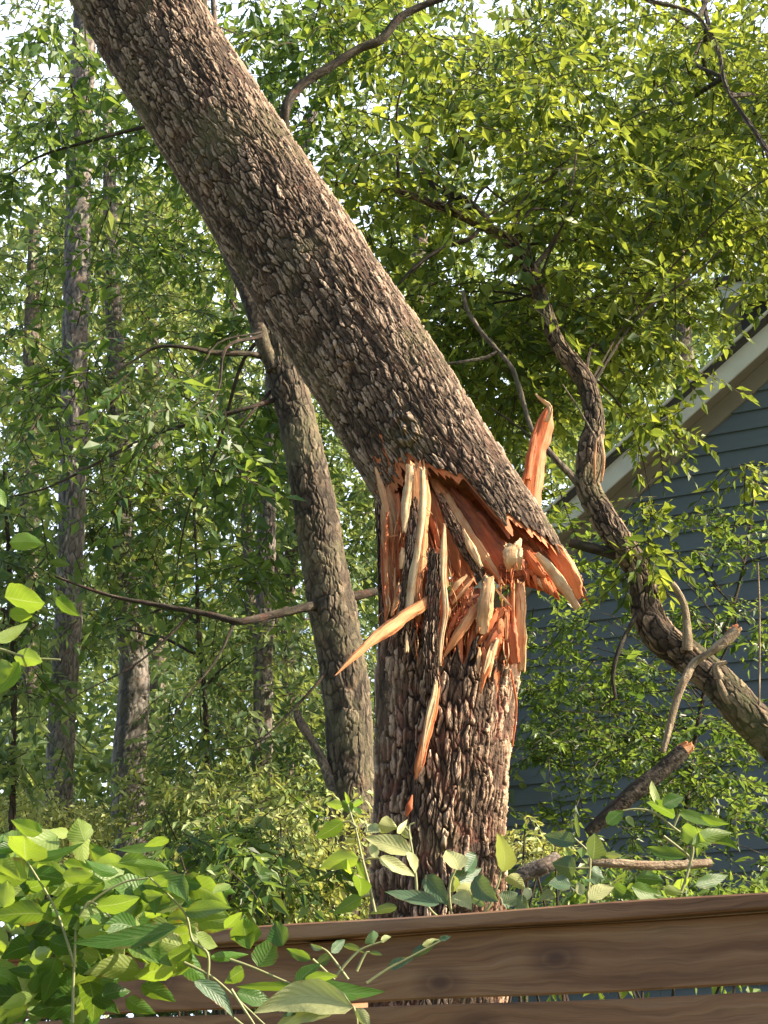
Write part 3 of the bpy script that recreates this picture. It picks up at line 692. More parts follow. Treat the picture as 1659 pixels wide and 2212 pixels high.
# fan in the middle of the break
for pts, pl, th_ in (
    ([(760, 1240, 4.80, 30), (820, 1140, 4.78, 60), (890, 1060, 4.78, 30)], .60, .4),
    ([(770, 1160, 4.77, 12), (815, 1090, 4.76, 30), (868, 1042, 4.76, 12)], .9, .5),
    ([(780, 1210, 4.765, 14), (850, 1130, 4.76, 26), (910, 1060, 4.76, 10)], .74, .5),
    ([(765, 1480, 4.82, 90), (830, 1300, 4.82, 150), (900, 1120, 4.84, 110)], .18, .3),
    ([(735, 1520, 4.76, 16), (800, 1420, 4.75, 46), (880, 1300, 4.75, 54), (960, 1185, 4.76, 26)], .66, .5),
    ([(745, 1440, 4.77, 12), (790, 1320, 4.77, 30), (830, 1240, 4.77, 12)], .44, .5),
    ([(760, 1480, 4.77, 10), (830, 1340, 4.765, 24), (900, 1220, 4.77, 8)], .38, .5),
    ([(960, 1380, 4.76, 70), (980, 1220, 4.74, 84), (1000, 1055, 4.745, 60)], .84, .5),
    ([(940, 1330, 4.75, 20), (955, 1230, 4.735, 30), (975, 1090, 4.735, 18)], .72, .5),
    ([(1000, 1380, 4.77, 20), (1060, 1260, 4.77, 66), (1065, 1235, 4.77, 50)], .52, .4),
    ([(945, 1450, 4.77, 30), (1000, 1350, 4.76, 50), (1050, 1250, 4.76, 20)], .46, .5),
    ([(970, 1520, 4.765, 36), (1030, 1420, 4.76, 80), (1080, 1320, 4.765, 40)], .36, .4),
    ([(1000, 1640, 4.75, 14), (1015, 1520, 4.745, 34), (1050, 1420, 4.75, 16)], .93, .5),
    ([(935, 1620, 4.752, 10), (942, 1530, 4.748, 24), (945, 1470, 4.752, 10)], .86, .5),
    ([(1030, 1105, 4.76, 8), (1080, 1165, 4.75, 14), (1132, 1222, 4.74, 5)], .84, .7),
    ([(1150, 1560, 4.80, 60), (1120, 1400, 4.79, 90), (1125, 1240, 4.80, 40)], .30, .4),
    ([(1195, 1600, 4.84, 36), (1185, 1400, 4.82, 70), (1185, 1240, 4.81, 66), (1192, 1085, 4.82, 46)], .80, .5),
    ([(1150, 1420, 4.79, 10), (1140, 1240, 4.785, 24), (1146, 1085, 4.79, 14)], .60, .5),
    ([(1106, 1420, 4.77, 12), (1104, 1320, 4.765, 22), (1106, 1235, 4.77, 18)], .66, .5),
    ([(1070, 1240, 4.775, 10), (1110, 1232, 4.77, 18), (1135, 1245, 4.775, 8)], .6, .5),
    ([(1060, 1440, 4.765, 30), (1066, 1340, 4.76, 44), (1075, 1290, 4.765, 10)], .42, .5),
    ([(512, 1370, 4.74, 5), (514, 1420, 4.73, 16), (516, 1492, 4.725, 22)], .95, .6)):
    splinter(pts, th_, pl, jag=.06)
# upright splinter behind the trunk with its hooked tip
splinter([(1200, 760, 5.10, 90), (1235, 620, 5.12, 118), (1262, 440, 5.14, 104), (1285, 300, 5.15, 96), (1318, 190, 5.16, 92), (1345, 90, 5.16, 60), (1362, 40, 5.16, 24)], .45, .47, 'upright orange splinter with hooked tip behind the trunk', jag=.02)
splinter([(1230, 470, 5.11, 30), (1262, 300, 5.12, 34), (1280, 200, 5.12, 10)], .5, .40)
splinter([(1345, 130, 5.13, 30), (1362, 70, 5.12, 26), (1355, 35, 5.12, 24), (1325, 8, 5.11, 20), (1276, -36, 5.10, 8)], .6, .88, jag=.01)
# long split down the stump
def Z4(cx, cy, Y, w): return (734.5 + .2864 * cx, 1382.5 + .2864 * cy, Y, w * .2864)
for pts, pl in (([(738, 240, 4.752, 16), (725, 400, 4.742, 48), (690, 560, 4.738, 62), (640, 760, 4.736, 66), (595, 940, 4.738, 60), (575, 1040, 4.745, 14)], .55),
                ([(728, 260, 4.745, 12), (715, 400, 4.728, 34), (672, 580, 4.724, 42), (640, 740, 4.724, 26), (610, 960, 4.73, 10)], .92),
                ([(545, 1170, 4.745, 10), (520, 1260, 4.738, 44), (500, 1330, 4.745, 12)], .42),
                ([(1290, 240, 4.87, 10), (1330, 500, 4.86, 16), (1300, 800, 4.86, 10)], .42),
                ([(1080, 60, 4.755, 20), (1110, 180, 4.745, 60), (1080, 300, 4.745, 30), (1060, 400, 4.75, 8)], .50),
                ([(1150, 20, 4.755, 20), (1120, 130, 4.738, 36), (1085, 250, 4.738, 14)], .95)):
    mb = MB(); shard(mb, [Z4(*q) for q in pts], .4, pl, jag=.03, jag0=.03); mb.build('splinter', [M['wood']], BT)
# fibres standing all over the stump's torn top
mb = MB(); rs_ = np.random.default_rng(5)
for k in range(90):
    a = rs_.uniform(0, 2 * math.pi); q = rs_.uniform(.15, .9) ** .6
    x = 974 + 150 * q * math.cos(a); Y = TY + .235 * q * math.sin(a)
    y = 1430 + rs_.uniform(-12, 20); hgt = rs_.uniform(25, 95) * (.6 + .5 * (math.sin(a) > 0)); l = rs_.uniform(-14, 16)
    shard(mb, [(x, y, Y, rs_.uniform(8, 20)), (x + l * .4, y - hgt * .5, Y, rs_.uniform(7, 16)), (x + l, y - hgt, Y, 3)], .6, float(rs_.choice([.25, .36, .42, .48, .6, .8])), nu=10, nv=14, jag=.08)
mb.build('torn_fibres', [M['wood']], BT)

# ================================================================== FORKED TREE (left)
def ptree(name, label, base, cat='tree', group=None): return thing(name, base, label, cat, group)
FTY = 6.3
ft = ptree('forked_tree', 'slim grey forked tree standing behind the leaning trunk', P(755, 2150, FTY))
trk = pxpath([(760, 2200, FTY, 125), (765, 1900, FTY, 118), (758, 1640, FTY, 104), (742, 1450, FTY, 104), (706, 1250, FTY, 102), (672, 1050, FTY, 92), (640, 900, FTY, 82), (612, 780, FTY, 80), (600, 700, FTY + .02, 62), (560, 560, FTY + .1, 46), (520, 430, FTY + .2, 40), (470, 300, FTY + .3, 34), (440, 100, FTY + .5, 28), (430, -200, FTY + .6, 20)], 300, True)
mb = MB(); tube(mb, trk, 230, 1100, .011, .022, .07, seed=51, lump=.07); mb.build('trunk', [M['bark_grey']], ft)
def branch(parent, pts, mt, name='branch', nu=18, nv=120, amp=.002, lump=.18, seed=None, label=None, cw=.012, cl=.04):
    SHN[0] += 1
    mb = MB(); tube(mb, pxpath(pts, 120), nu, nv, amp, cw, cl, seed=SHN[0] if seed is None else seed, lump=lump)
    o = mb.build(name, [M[mt]], parent)
    if label: o['label'] = label
    return o
branch(ft, [(590, 800, FTY - .05, 34), (560, 715, FTY - .07, 33), (535, 640, FTY - .07, 31), (498, 560, FTY - .05, 27), (465, 495, FTY, 20), (440, 420, FTY, 12), (425, 330, FTY + .1, 6)], 'bark_grey', nu=40, nv=200)
branch(ft, [(585, 778, FTY, 14), (545, 765, FTY - .1, 13), (470, 762, FTY - .2, 12), (400, 750, FTY - .3, 9), (338, 750, FTY - .3, 8), (290, 778, FTY - .3, 6), (232, 815, FTY - .3, 4)], 'twig')
branch(ft, [(600, 862, FTY, 12), (540, 880, FTY - .1, 10), (440, 908, FTY - .1, 9), (330, 940, FTY, 8), (230, 990, FTY, 7), (110, 1050, FTY, 5), (20, 1075, FTY, 3)], 'twig')
branch(ft, [(585, 845, FTY, 8), (545, 890, FTY - .1, 7), (500, 945, FTY - .1, 3)], 'twig')
branch(ft, [(700, 1300, FTY, 26), (660, 1312, FTY - .1, 20), (580, 1330, FTY - .2, 17), (515, 1342, FTY - .3, 16), (440, 1325, FTY - .3, 13), (330, 1305, FTY - .3, 11), (230, 1285, FTY - .3, 8), (120, 1245, FTY - .3, 5)], 'twig')
branch(ft, [(505, 1345, FTY - .3, 8), (470, 1420, FTY - .35, 6), (400, 1510, FTY - .4, 4), (365, 1565, FTY - .4, 2)], 'twig')
branch(ft, [(420, 1320, FTY - .3, 7), (300, 1430, FTY - .3, 5), (170, 1500, FTY - .3, 3), (90, 1560, FTY - .3, 2)], 'twig')
branch(ft, [(740, 1400, FTY, 8), (690, 1470, FTY - .1, 7), (640, 1525, FTY - .1, 6), (590, 1575, FTY - .1, 5), (540, 1610, FTY - .1, 4), (450, 1620, FTY - .1, 2)], 'twig')
branch(ft, [(715, 1296, FTY + .02, 26), (760, 1290, FTY + .05, 22), (800, 1280, FTY + .1, 18), (880, 1262, FTY + .3, 12)], 'twig')
branch(ft, [(604, 720, FTY, 40), (640, 560, 6.1, 34), (640, 400, 5.9, 30), (614, 262, 5.7, 24), (640, 195, 5.7, 22), (712, 146, 5.7, 20), (775, 106, 5.7, 19), (825, 84, 5.7, 19), (872, 32, 5.7, 17), (970, -10, 5.7, 14), (1100, -60, 5.7, 10)], 'twig', nu=40, nv=300)
branch(ft, [(600, 560, 6.2, 18), (520, 300, 6.0, 16), (466, 110, 5.8, 13), (464, 50, 5.8, 13), (455, -60, 5.8, 11)], 'bark_far')
branch(ft, [(745, 1780, FTY - .05, 34), (715, 1690, FTY - .05, 26), (680, 1610, FTY - .05, 18), (648, 1560, FTY - .05, 20), (640, 1535, FTY - .05, 14)], 'bark_far', label='broken reddish stub low on the trunk')

# ================================================================== CROOKED TREE (right)
CY = 6.6
ct = ptree('crooked_tree', 'gnarled crooked tree rising from the right in front of the blue grey house', P(1900, 2100, CY))
crk = pxpath([(2000, 2050, CY - .2, 86), (1850, 1830, CY - .2, 82), (1740, 1690, CY - .15, 90), (1659, 1588, CY - .1, 86), (1600, 1525, CY - .1, 82), (1540, 1462, CY - .05, 80), (1478, 1415, CY, 76), (1425, 1375, CY, 72), (1398, 1320, CY, 66), (1385, 1250, CY, 56), (1345, 1180, CY, 60), (1300, 1110, CY, 58), (1270, 1050, CY, 52), (1275, 970, CY, 56), (1284, 910, CY, 46), (1268, 830, CY, 44), (1236, 785, CY, 40), (1200, 730, CY, 34), (1172, 655, CY + .05, 30), (1148, 590, CY + .1, 32), (1100, 520, CY + .1, 27), (1040, 488, CY + .1, 22), (960, 450, CY + .1, 19), (860, 415, CY + .1, 15), (720, 396, CY + .1, 11), (600, 380, CY + .1, 6)], 420, True)
mb = MB(); tube(mb, crk, 200, 1500, .011, .024, .075, seed=61, lump=.16); mb.build('trunk', [M['bark_crook']], ct)
for pts, mt in (
    ([(1060, 500, CY + .1, 24), (1045, 470, CY + .1, 22), (1000, 430, CY + .1, 19), (950, 410, CY + .15, 15), (905, 368, CY + .2, 12), (860, 330, CY + .2, 7)], 'twig'),
    ([(1150, 585, CY + .1, 14), (1200, 515, CY + .1, 11), (1222, 450, CY + .1, 9), (1240, 370, CY + .1, 6), (1250, 260, CY + .1, 3)], 'bark_far'),
    ([(1150, 590, CY + .1, 7), (1146, 550, CY, 5), (1140, 510, CY, 3)], 'twig'),
    ([(1040, 490, CY + .1, 10), (1015, 515, CY, 10), (960, 535, CY, 10), (905, 570, CY, 9), (860, 615, CY, 6)], 'twig'),
    ([(1262, 1060, CY, 18), (1225, 1018, CY - .05, 16), (1190, 980, CY - .1, 13), (1150, 930, CY - .1, 11), (1128, 860, CY - .1, 11), (1108, 800, CY - .1, 11), (1075, 757, CY - .1, 10), (1040, 718, CY - .1, 10), (1010, 670, CY - .1, 10), (1000, 630, CY - .1, 8)], 'bark_far'),
    ([(1078, 758, CY - .1, 9), (1040, 775, CY - .1, 8), (960, 786, CY - .1, 5)], 'bark_far'),
    ([(1190, 985, CY - .1, 8), (1130, 930, CY - .1, 6), (1060, 880, CY - .1, 4)], 'twig'),
    ([(1270, 1085, CY, 4), (1300, 990, CY - .1, 4), (1260, 900, CY - .1, 4), (1215, 830, CY - .1, 3)], 'bark_far'),
    ([(1345, 1205, CY, 26), (1295, 1188, CY, 24), (1230, 1172, CY, 20)], 'twig'),
    ([(1390, 1310, CY, 14), (1365, 1345, CY - .05, 11), (1335, 1410, CY - .1, 10), (1324, 1460, CY - .1, 9), (1330, 1510, CY - .1, 8)], 'twig'),
    ([(1330, 1506, CY - .1, 6), (1310, 1518, CY - .1, 4), (1292, 1528, CY - .1, 3)], 'twig'),
    ([(1484, 1405, CY - .08, 26), (1484, 1360, CY - .1, 20), (1478, 1310, CY - .1, 16), (1462, 1275, CY - .1, 15), (1450, 1262, CY - .1, 20)], 'pale_stick'),
    ([(1370, 1230, CY - .1, 6), (1365, 1200, CY - .12, 5), (1385, 1205, CY - .12, 8)], 'pale_stick'),
    ([(1555, 1470, CY - .12, 26), (1548, 1440, CY - .13, 16), (1570, 1430, CY - .14, 9)], 'pale_stick'),
    ([(1600, 1550, CY - .14, 8), (1565, 1500, CY - .15, 20), (1552, 1470, CY - .15, 12)], 'pale_stick')):
    branch(ct, pts, mt)
splin = MB()
for pts in ([(1299, 1040, CY - .12, 4), (1304, 990, CY - .14, 6), (1298, 940, CY - .12, 3)], [(1285, 1045, CY - .13, 4), (1284, 1000, CY - .14, 6), (1288, 950, CY - .13, 3)]):
    shard(splin, pts, .5, .8, nu=10, nv=16)
splin.build('bark_split', [M['wood']], ct)

# ------------------------------------------------------------------ loose and hung wood
def stick(name, label, pts, mt, cat='branch', endpal=None, amp=.003, nu=40, nv=200, ends=None):
    p = pxpath(pts, 160)
    o = thing(name, p.C[0], label, cat)
    mb = MB(); tube(mb, p, nu, nv, amp, .014, .045, seed=len(label), lump=.14); mb.build('bark', [M[mt]], o)
    for e in (ends or []):
        mb = MB()
        for q in range(14):
            a = random.uniform(0, 6.28); rr = random.random() ** .5 * e[4]
            x = e[0] + math.cos(a) * rr; y = e[1] + math.sin(a) * rr
            shard(mb, [(x, y, pts[-1][2] - .01 + .02 * random.random(), 10), (x + e[2] * random.uniform(.6, 1), y + e[3] * random.uniform(.6, 1), pts[-1][2] - .01, 5)], .7, random.choice([.6, .72, .88, .95]), nu=8, nv=8, jag=.12)
        mb.build('broken_end', [M['wood']], o)
    return o
stick('hung_branch', 'pale dead branch hung across the crooked trunk with a split square end', [(1432, 1625, 6.3, 12), (1446, 1570, 6.3, 16), (1462, 1510, 6.3, 18), (1480, 1465, 6.3, 20), (1500, 1432, 6.32, 17), (1530, 1412, 6.3, 16), (1560, 1390, 6.3, 24), (1590, 1362, 6.3, 26)], 'pale_stick', ends=[(1580, 1368, 16, -14, 8)])
stick('broken_limb', 'dark broken limb with a pale torn end rising above the fence', [(1270, 1800, 5.7, 24), (1320, 1755, 5.7, 34), (1370, 1712, 5.7, 40), (1420, 1672, 5.7, 38), (1478, 1622, 5.7, 34)], 'twig', ends=[(1472, 1626, 22, -14, 13)])
stick('fallen_log', 'dark brown log lying just right of the stump foot', [(1100, 1905, 4.6, 22), (1140, 1885, 4.6, 34), (1180, 1868, 4.6, 34), (1200, 1855, 4.65, 30)], 'bark_far')
stick('fallen_pole', 'pale pinkish pole lying level behind the leaves right of the stump', [(1270, 1862, 4.7, 18), (1340, 1866, 4.7, 21), (1430, 1870, 4.75, 20), (1535, 1864, 4.8, 20)], 'pale_stick')
stick('hanging_vine', 'thin pale vine hanging straight down at the right edge', [(1637, 1215, 6.0, 3), (1640, 1290, 6.0, 4), (1641, 1380, 6.0, 4), (1640, 1525, 6.0, 4)], 'pale_stick', cat='vine', amp=0, nu=6, nv=60)

# ================================================================== CROWNS
def crown(parent, boxes, mt='leaf', twigm='twig', limbs=0, trunk=None, smin=.5, rl=.012, **kw):
    mb = MB(); cen = []
    for box, nc, size, per in boxes:
        p, c = clumps(box, nc, size, per); cen.append(c); sprays(mb, p, **kw)
    cen = np.concatenate(cen)
    if trunk is not None:
        for c in cen[RNG.permutation(len(cen))[:limbs]]:
            k = np.where(trunk.s > trunk.L * smin)[0]; dd = np.linalg.norm(trunk.C[k] - c + np.array([0, 0, .25]), axis=1) + RNG.uniform(0, .8) * np.abs(np.linspace(-1, 1, len(k)) - RNG.uniform(-1, 1))
            limb_to(mb, trunk.C[k[np.argmin(dd)]], c, rl * RNG.uniform(.5, 1.2), mi=1)
    return mb.build('crown', [M[mt], M[twigm]], parent, flat=True)
# forked tree
crown(ft, [((-60, 110, -60, 560, 6.5, 7.8), 9, .17, 14), ((240, 640, -60, 560, 6.7, 8.2), 17, .19, 13), ((-60, 105, 600, 1320, 6.5, 8), 8, .16, 12), ((330, 600, 600, 1280, 6.8, 8.4), 14, .17, 13), ((240, 430, 560, 1000, 5.8, 6.3), 4, .13, 11), ((560, 900, -60, 260, 6.6, 7.8), 8, .18, 12)],
      limbs=7, trunk=trk, leaf=.075, rnd0=.40, L=.32, nl=10)
# crooked tree
crown(ct, [((640, 2150, -120, 420, 6.4, 8.6), 70, .18, 15), ((760, 1420, 380, 700, 6.7, 8.4), 32, .18, 15), ((1420, 1800, 380, 590, 6.7, 8.4), 16, .17, 15), ((1300, 1520, 600, 860, 6.9, 8.2), 5, .11, 12), ((1400, 1720, 900, 1150, 7.2, 8.4), 4, .09, 10), ((800, 1330, 640, 860, 6.9, 8.4), 18, .16, 14), ((900, 1200, 820, 1060, 7.0, 8.4), 10, .14, 13), ((1370, 1430, 1180, 1320, 6.4, 6.5), 2, .03, 5)],
      'leaf_warm', limbs=20, trunk=crk, smin=.35, rl=.009, leaf=.075, rnd0=.48, L=.34, nl=11)

def far_tree(name, label, pts, mt, boxes, leafm='leaf_far', limbs=7, amp=0, **kw):
    p = pxpath(pts, 120, True)
    o = thing(name, p.C[0], label, 'tree', 'trees standing in the wood behind')
    mb = MB(); tube(mb, p, 80, 620, .014, .03, .085, seed=len(label) + 70, lump=.14); mb.build('trunk', [M[mt]], o)
    crown(o, boxes, leafm, limbs=limbs, trunk=p, smin=.35, rl=.013, **kw)
    return o
far_tree('pine_tree', 'tall dark straight trunked tree at the left edge with vines', [(118, 2000, 9.4, 58), (128, 1700, 9.4, 60), (145, 1350, 9.4, 58), (160, 950, 9.4, 58), (165, 600, 9.4, 56), (175, 250, 9.4, 54), (190, -100, 9.4, 50), (200, -400, 9.4, 40)], 'bark_pine',
         [((-80, 420, -60, 620, 9.6, 12.4), 19, .28, 14), ((20, 330, 500, 1300, 9.7, 11.7), 18, .24, 12), ((110, 250, 100, 230, 8.8, 9.3), 2, .12, 9)], 'leaf_far', leaf=.10, rnd0=.5, L=.5, nl=11)
far_tree('pine_tree', 'grey trunked tree leaning right behind the lower left leaves', [(292, 2000, 10.5, 78), (283, 1800, 10.5, 76), (278, 1650, 10.5, 74), (290, 1450, 10.5, 66), (272, 1300, 10.5, 52), (262, 1100, 10.6, 46), (250, 800, 10.8, 40), (240, 500, 11, 32), (230, 200, 11, 20)], 'bark_pine',
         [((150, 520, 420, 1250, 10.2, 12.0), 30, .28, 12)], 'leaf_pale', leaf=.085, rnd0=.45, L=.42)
far_tree('twin_stemmed_tree', 'left stem of the pale pair behind the long thin branch', [(640, 2000, 15, 40), (612, 1600, 15, 34), (580, 1440, 15, 34), (545, 1340, 15, 28), (535, 1150, 15, 26), (520, 900, 15, 22), (500, 600, 15, 16)], 'bark_far', [((400, 700, 500, 1150, 14, 17), 22, .4, 12)], leaf=.11, rnd0=.5, L=.5)
far_tree('slim_tree', 'right stem of the pale pair next to the forked tree', [(640, 2000, 15.5, 40), (625, 1500, 15.5, 32), (622, 1330, 15.5, 30), (630, 1150, 15.5, 28), (640, 800, 15.5, 20)], 'bark_far', [((560, 860, 700, 1300, 14, 17), 20, .4, 12)], leaf=.11, rnd0=.5, L=.5)
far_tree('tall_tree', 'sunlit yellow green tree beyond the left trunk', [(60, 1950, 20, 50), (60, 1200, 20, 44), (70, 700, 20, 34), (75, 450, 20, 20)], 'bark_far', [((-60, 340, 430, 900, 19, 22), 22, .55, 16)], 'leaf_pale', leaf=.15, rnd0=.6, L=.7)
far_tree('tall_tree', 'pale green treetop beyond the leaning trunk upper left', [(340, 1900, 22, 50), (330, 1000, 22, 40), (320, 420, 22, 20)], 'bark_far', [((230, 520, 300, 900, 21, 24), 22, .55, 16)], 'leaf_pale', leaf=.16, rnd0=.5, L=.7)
far_tree('tall_tree', 'leafy tree at top centre behind the arching grey limb', [(560, 1900, 9.2, 50), (585, 900, 9.2, 36), (640, 400, 9.2, 26), (720, 100, 9.2, 16), (760, -80, 9.2, 10)], 'bark_pine', [((520, 1300, -120, 260, 9, 11), 36, .3, 12)], leaf=.09, rnd0=.45, L=.42)
far_tree('tall_tree', 'leafy tree in the top right corner with a thin curved limb', [(1850, 1500, 6.3, 40), (1720, 500, 6.3, 18), (1575, 200, 6.5, 10), (1552, 110, 6.5, 10), (1500, 32, 6.5, 10), (1400, 0, 6.5, 9), (1300, -30, 6.5, 8)], 'bark_far', [((1250, 1760, -120, 560, 8.6, 11), 54, .3, 12)], 'leaf_warm', leaf=.09, rnd0=.6, L=.42)
far_tree('tall_tree', 'broad dark tree behind the middle of the break', [(860, 1900, 13, 60), (850, 1200, 13, 50), (900, 600, 13, 36), (940, 100, 13, 18)], 'bark_far', [((620, 1260, 100, 1250, 12.5, 16), 52, .42, 14)], leaf=.11, rnd0=.42, L=.5)
far_tree('tall_tree', 'broad dark tree above the house roof', [(1500, 1700, 19, 60), (1480, 900, 19, 50), (1450, 300, 19, 26)], 'bark_far', [((1050, 1800, 60, 1000, 17.5, 21), 56, .6, 14)], leaf=.15, rnd0=.42, L=.7)
far_tree('slim_tree', 'thin dark stem low on the left between the two trunks', [(450, 2000, 9, 14), (448, 1640, 9, 13), (440, 1480, 9, 12), (430, 1370, 9, 10), (420, 1100, 9, 6)], 'twig', [((340, 640, 1200, 1680, 8.2, 11), 18, .24, 11), ((170, 215, 1300, 1680, 9.6, 10.2), 3, .10, 10)], leaf=.07, rnd0=.4, L=.34)
far_tree('slim_tree', 'slim grey stem just left of the forked trunk', [(600, 2000, 10, 18), (590, 1700, 10, 17), (575, 1500, 10, 15), (600, 1200, 10, 10)], 'bark_far', [((460, 860, 1240, 1760, 9, 12.5), 26, .28, 11)], leaf=.075, rnd0=.5, L=.36)
far_tree('slim_tree', 'vine covered sapling at the far left edge', [(20, 2000, 8, 16), (30, 1500, 8, 14), (10, 1000, 8, 9)], 'twig', [((-90, 60, 850, 1640, 7.2, 9.2), 17, .15, 12), ((190, 235, 850, 1300, 9.8, 10.2), 3, .12, 12)], leaf=.075, rnd0=.35, L=.34)

# understory tree whose thin leafy twigs hang in front of the siding
ut = thing('understory_tree', P(1560, 2100, 9), 'thin understory tree with flat leafy sprays over the siding', 'tree')
up_ = pxpath([(1500, 2100, 9.2, 12), (1480, 1800, 9.2, 11), (1520, 1500, 9.2, 9), (1600, 1250, 9.2, 7), (1640, 1000, 9.2, 5)], 90)
mb = MB(); tube(mb, up_, 10, 90, 0, seed=3, lump=.1); mb.build('trunk', [M['twig']], ut)
branch(ut, [(1530, 1480, 8.6, 6), (1590, 1340, 8.5, 5), (1540, 1260, 8.5, 4), (1500, 1200, 8.5, 3)], 'twig')
branch(ut, [(1620, 1350, 8.6, 4), (1540, 1250, 8.5, 4), (1560, 1180, 8.5, 3), (1600, 1130, 8.5, 3)], 'twig')
branch(ut, [(1300, 1210, 8.6, 3), (1340, 1120, 8.5, 3), (1420, 1020, 8.5, 3), (1470, 960, 8.5, 3)], 'twig')
mb = MB()
for box, nc, size, per in (((1420, 1720, 1080, 1420, 8.2, 9.6), 11, .16, 10), ((1120, 1460, 1290, 1640, 8.2, 9.8), 26, .15, 10), ((1250, 1720, 1520, 1800, 8.2, 9.8), 20, .17, 10), ((1440, 1720, 1650, 1950, 8.2, 9.8), 10, .16, 10), ((1180, 1330, 1120, 1260, 8.2, 9.6), 5, .13, 9)):
    p, c = clumps(box, nc, size, per); p[:, 2] = c.repeat(per, 0)[:, 2] + (p[:, 2] - c.repeat(per, 0)[:, 2]) * .5
    sprays(mb, p, L=.34, nl=13, leaf=.058, rnd0=.40, droop=.12)
    for cc in c[::2]: limb_to(mb, up_.C[np.argmin(np.linalg.norm(up_.C - cc, axis=1))], cc, .005, mi=1)
mb.build('crown', [M['leaf'], M['twig']], ut, flat=True)

# far wood, one mass beyond counting
mb = MB()
for box, nc, size, per in (((-250, 1900, 520, 1500, 24, 34), 270, .9, 16), ((-250, 900, 1300, 2000, 17, 28), 150, .8, 16), ((-100, 1000, 1500, 2100, 12, 16), 110, .45, 14)):
    p, c = clumps(box, nc, size, per); sprays(mb, p, L=.9, nl=9, leaf=.24 if box[4] > 20 else .16, rnd0=.45, twig=False, mi=0)
tag(mb.build('distant_woodland', [M['leaf_far']], origin=(0, 25, 1), flat=True), 'dense green wood closing the view behind the trees', 'woodland', kind='stuff')

# shrubs
def shrub(name, label, box, nc, size, per, mt='leaf_warm', **kw):
    x0, x1, y0, y1, Y0, Y1 = box
    b = P((x0 + x1) / 2, y1, (Y0 + Y1) / 2); b[2] = float(ground_z(b[0], b[1]))
    o = thing(name, b, label, 'shrub', 'shrubs growing beyond the fence')
    mb = MB(); p, c = clumps(box, nc, size, per); sprays(mb, p, **kw); mb.build('foliage', [M[mt], M['twig']], o, flat=True)
    mb = MB()
    for cc in c[:10]: limb_to(mb, b + RNG.normal(0, .05, 3), cc, .012)
    mb.build('stem', [M['twig']], o)
shrub('shrub', 'pale sunlit clipped shrub behind the far left trunk', (-80, 250, 1720, 1900, 8.5, 10), 34, .16, 14, 'leaf_pale', leaf=.05, rnd0=.95, L=.2, nl=10, rspread=.1)  # sunlit look comes from the pale leaf colour
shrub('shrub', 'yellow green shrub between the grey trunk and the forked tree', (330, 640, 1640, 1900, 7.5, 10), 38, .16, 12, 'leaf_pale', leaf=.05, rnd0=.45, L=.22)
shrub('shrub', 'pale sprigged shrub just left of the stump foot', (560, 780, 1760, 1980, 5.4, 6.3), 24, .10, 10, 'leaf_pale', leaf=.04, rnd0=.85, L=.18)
shrub('shrub', 'dusky green shrub above the leafy corner', (360, 620, 1780, 2000, 4.4, 5.6), 18, .10, 9, 'leaf', leaf=.05, rnd0=.5, L=.2)
shrub('shrub', 'low green shrub at the foot of the siding', (1080, 1700, 1840, 2040, 5.2, 7), 24, .12, 10, 'leaf', leaf=.05, rnd0=.55, L=.2)
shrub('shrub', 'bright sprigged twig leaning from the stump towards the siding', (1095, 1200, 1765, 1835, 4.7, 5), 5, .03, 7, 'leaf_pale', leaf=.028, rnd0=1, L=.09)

# ================================================================== BROAD LEAVES
def bigleaf(mb, b, tpt, wpx, rnd, tilt=None, mi=0, droop=.12, fold=.25, rng=RNG):
    """b, tpt: (x, y, Y) base and tip; width in picture units"""
    p0 = P(*b); p1 = P(*tpt); L = np.linalg.norm(p1 - p0); d = (p1 - p0) / L
    view = unit((p0 + p1) / 2 - CAM); s = unit(np.cross(d, view)); nn = np.cross(s, d)
    if nn[2] < -.2: pass
    ta = rng.uniform(-.75, .75) if tilt is None else tilt
    s2 = s * math.cos(ta) + nn * math.sin(ta); n2 = np.cross(s2, d)
    if np.dot(n2, [0, 0, 1]) < 0: n2 = -n2
    hw = wpx / 2 / F_V * depth(p0) / max(.5, math.cos(ta))
    nv, nu = 13, 9; t = np.linspace(0, 1, nv); a = np.linspace(-1, 1, nu)
    prof = np.sin(np.pi * np.clip(t, 0, 1) ** .72) ** .78 * (1 - .25 * t ** 3); prof[0] = .03; prof[-1] = .01
    T, A = np.meshgrid(t, a, indexing='ij')
    wv = 1 + .05 * np.sin(T * 22 + rnd * 20) * np.abs(A)
    curl = rng.uniform(-.5, 1) * droop * L
    off = (np.abs(A) ** 1.3 * fold * hw * prof[:, None]) - curl * (T ** 2) + .06 * hw * np.sin(T * 9 + A * 3 + rnd * 9) * np.abs(A)
    bend = rng.normal(0, .05) * L * np.sin(T * math.pi)
    V = p0 + d * (T * L)[..., None] + s2 * (A * hw * prof[:, None] * wv + bend)[..., None] + n2 * off[..., None]
    j = np.arange(nv - 1)[:, None] * nu; i = np.arange(nu - 1)[None]
    mb.add(V, np.stack([j + i, j + i + 1, j + nu + i + 1, j + nu + i], -1).reshape(-1, 4), mi, None, rnd, np.stack([A, T, A * 0], -1).reshape(-1, 3))
def stem(mb, pts, mi=0):
    tube(mb, pxpath(pts, 40), 7, 40, 0, mi=mi, lump=.08, rnd=.6)
def G2(x, y): return .3647 * x, 1426 + .3647 * y
def G3(x, y): return 518.5 + .3647 * x, 1642 + .3647 * y
def G4(x, y): return 1054 + .3647 * x, 1642 + .3647 * y
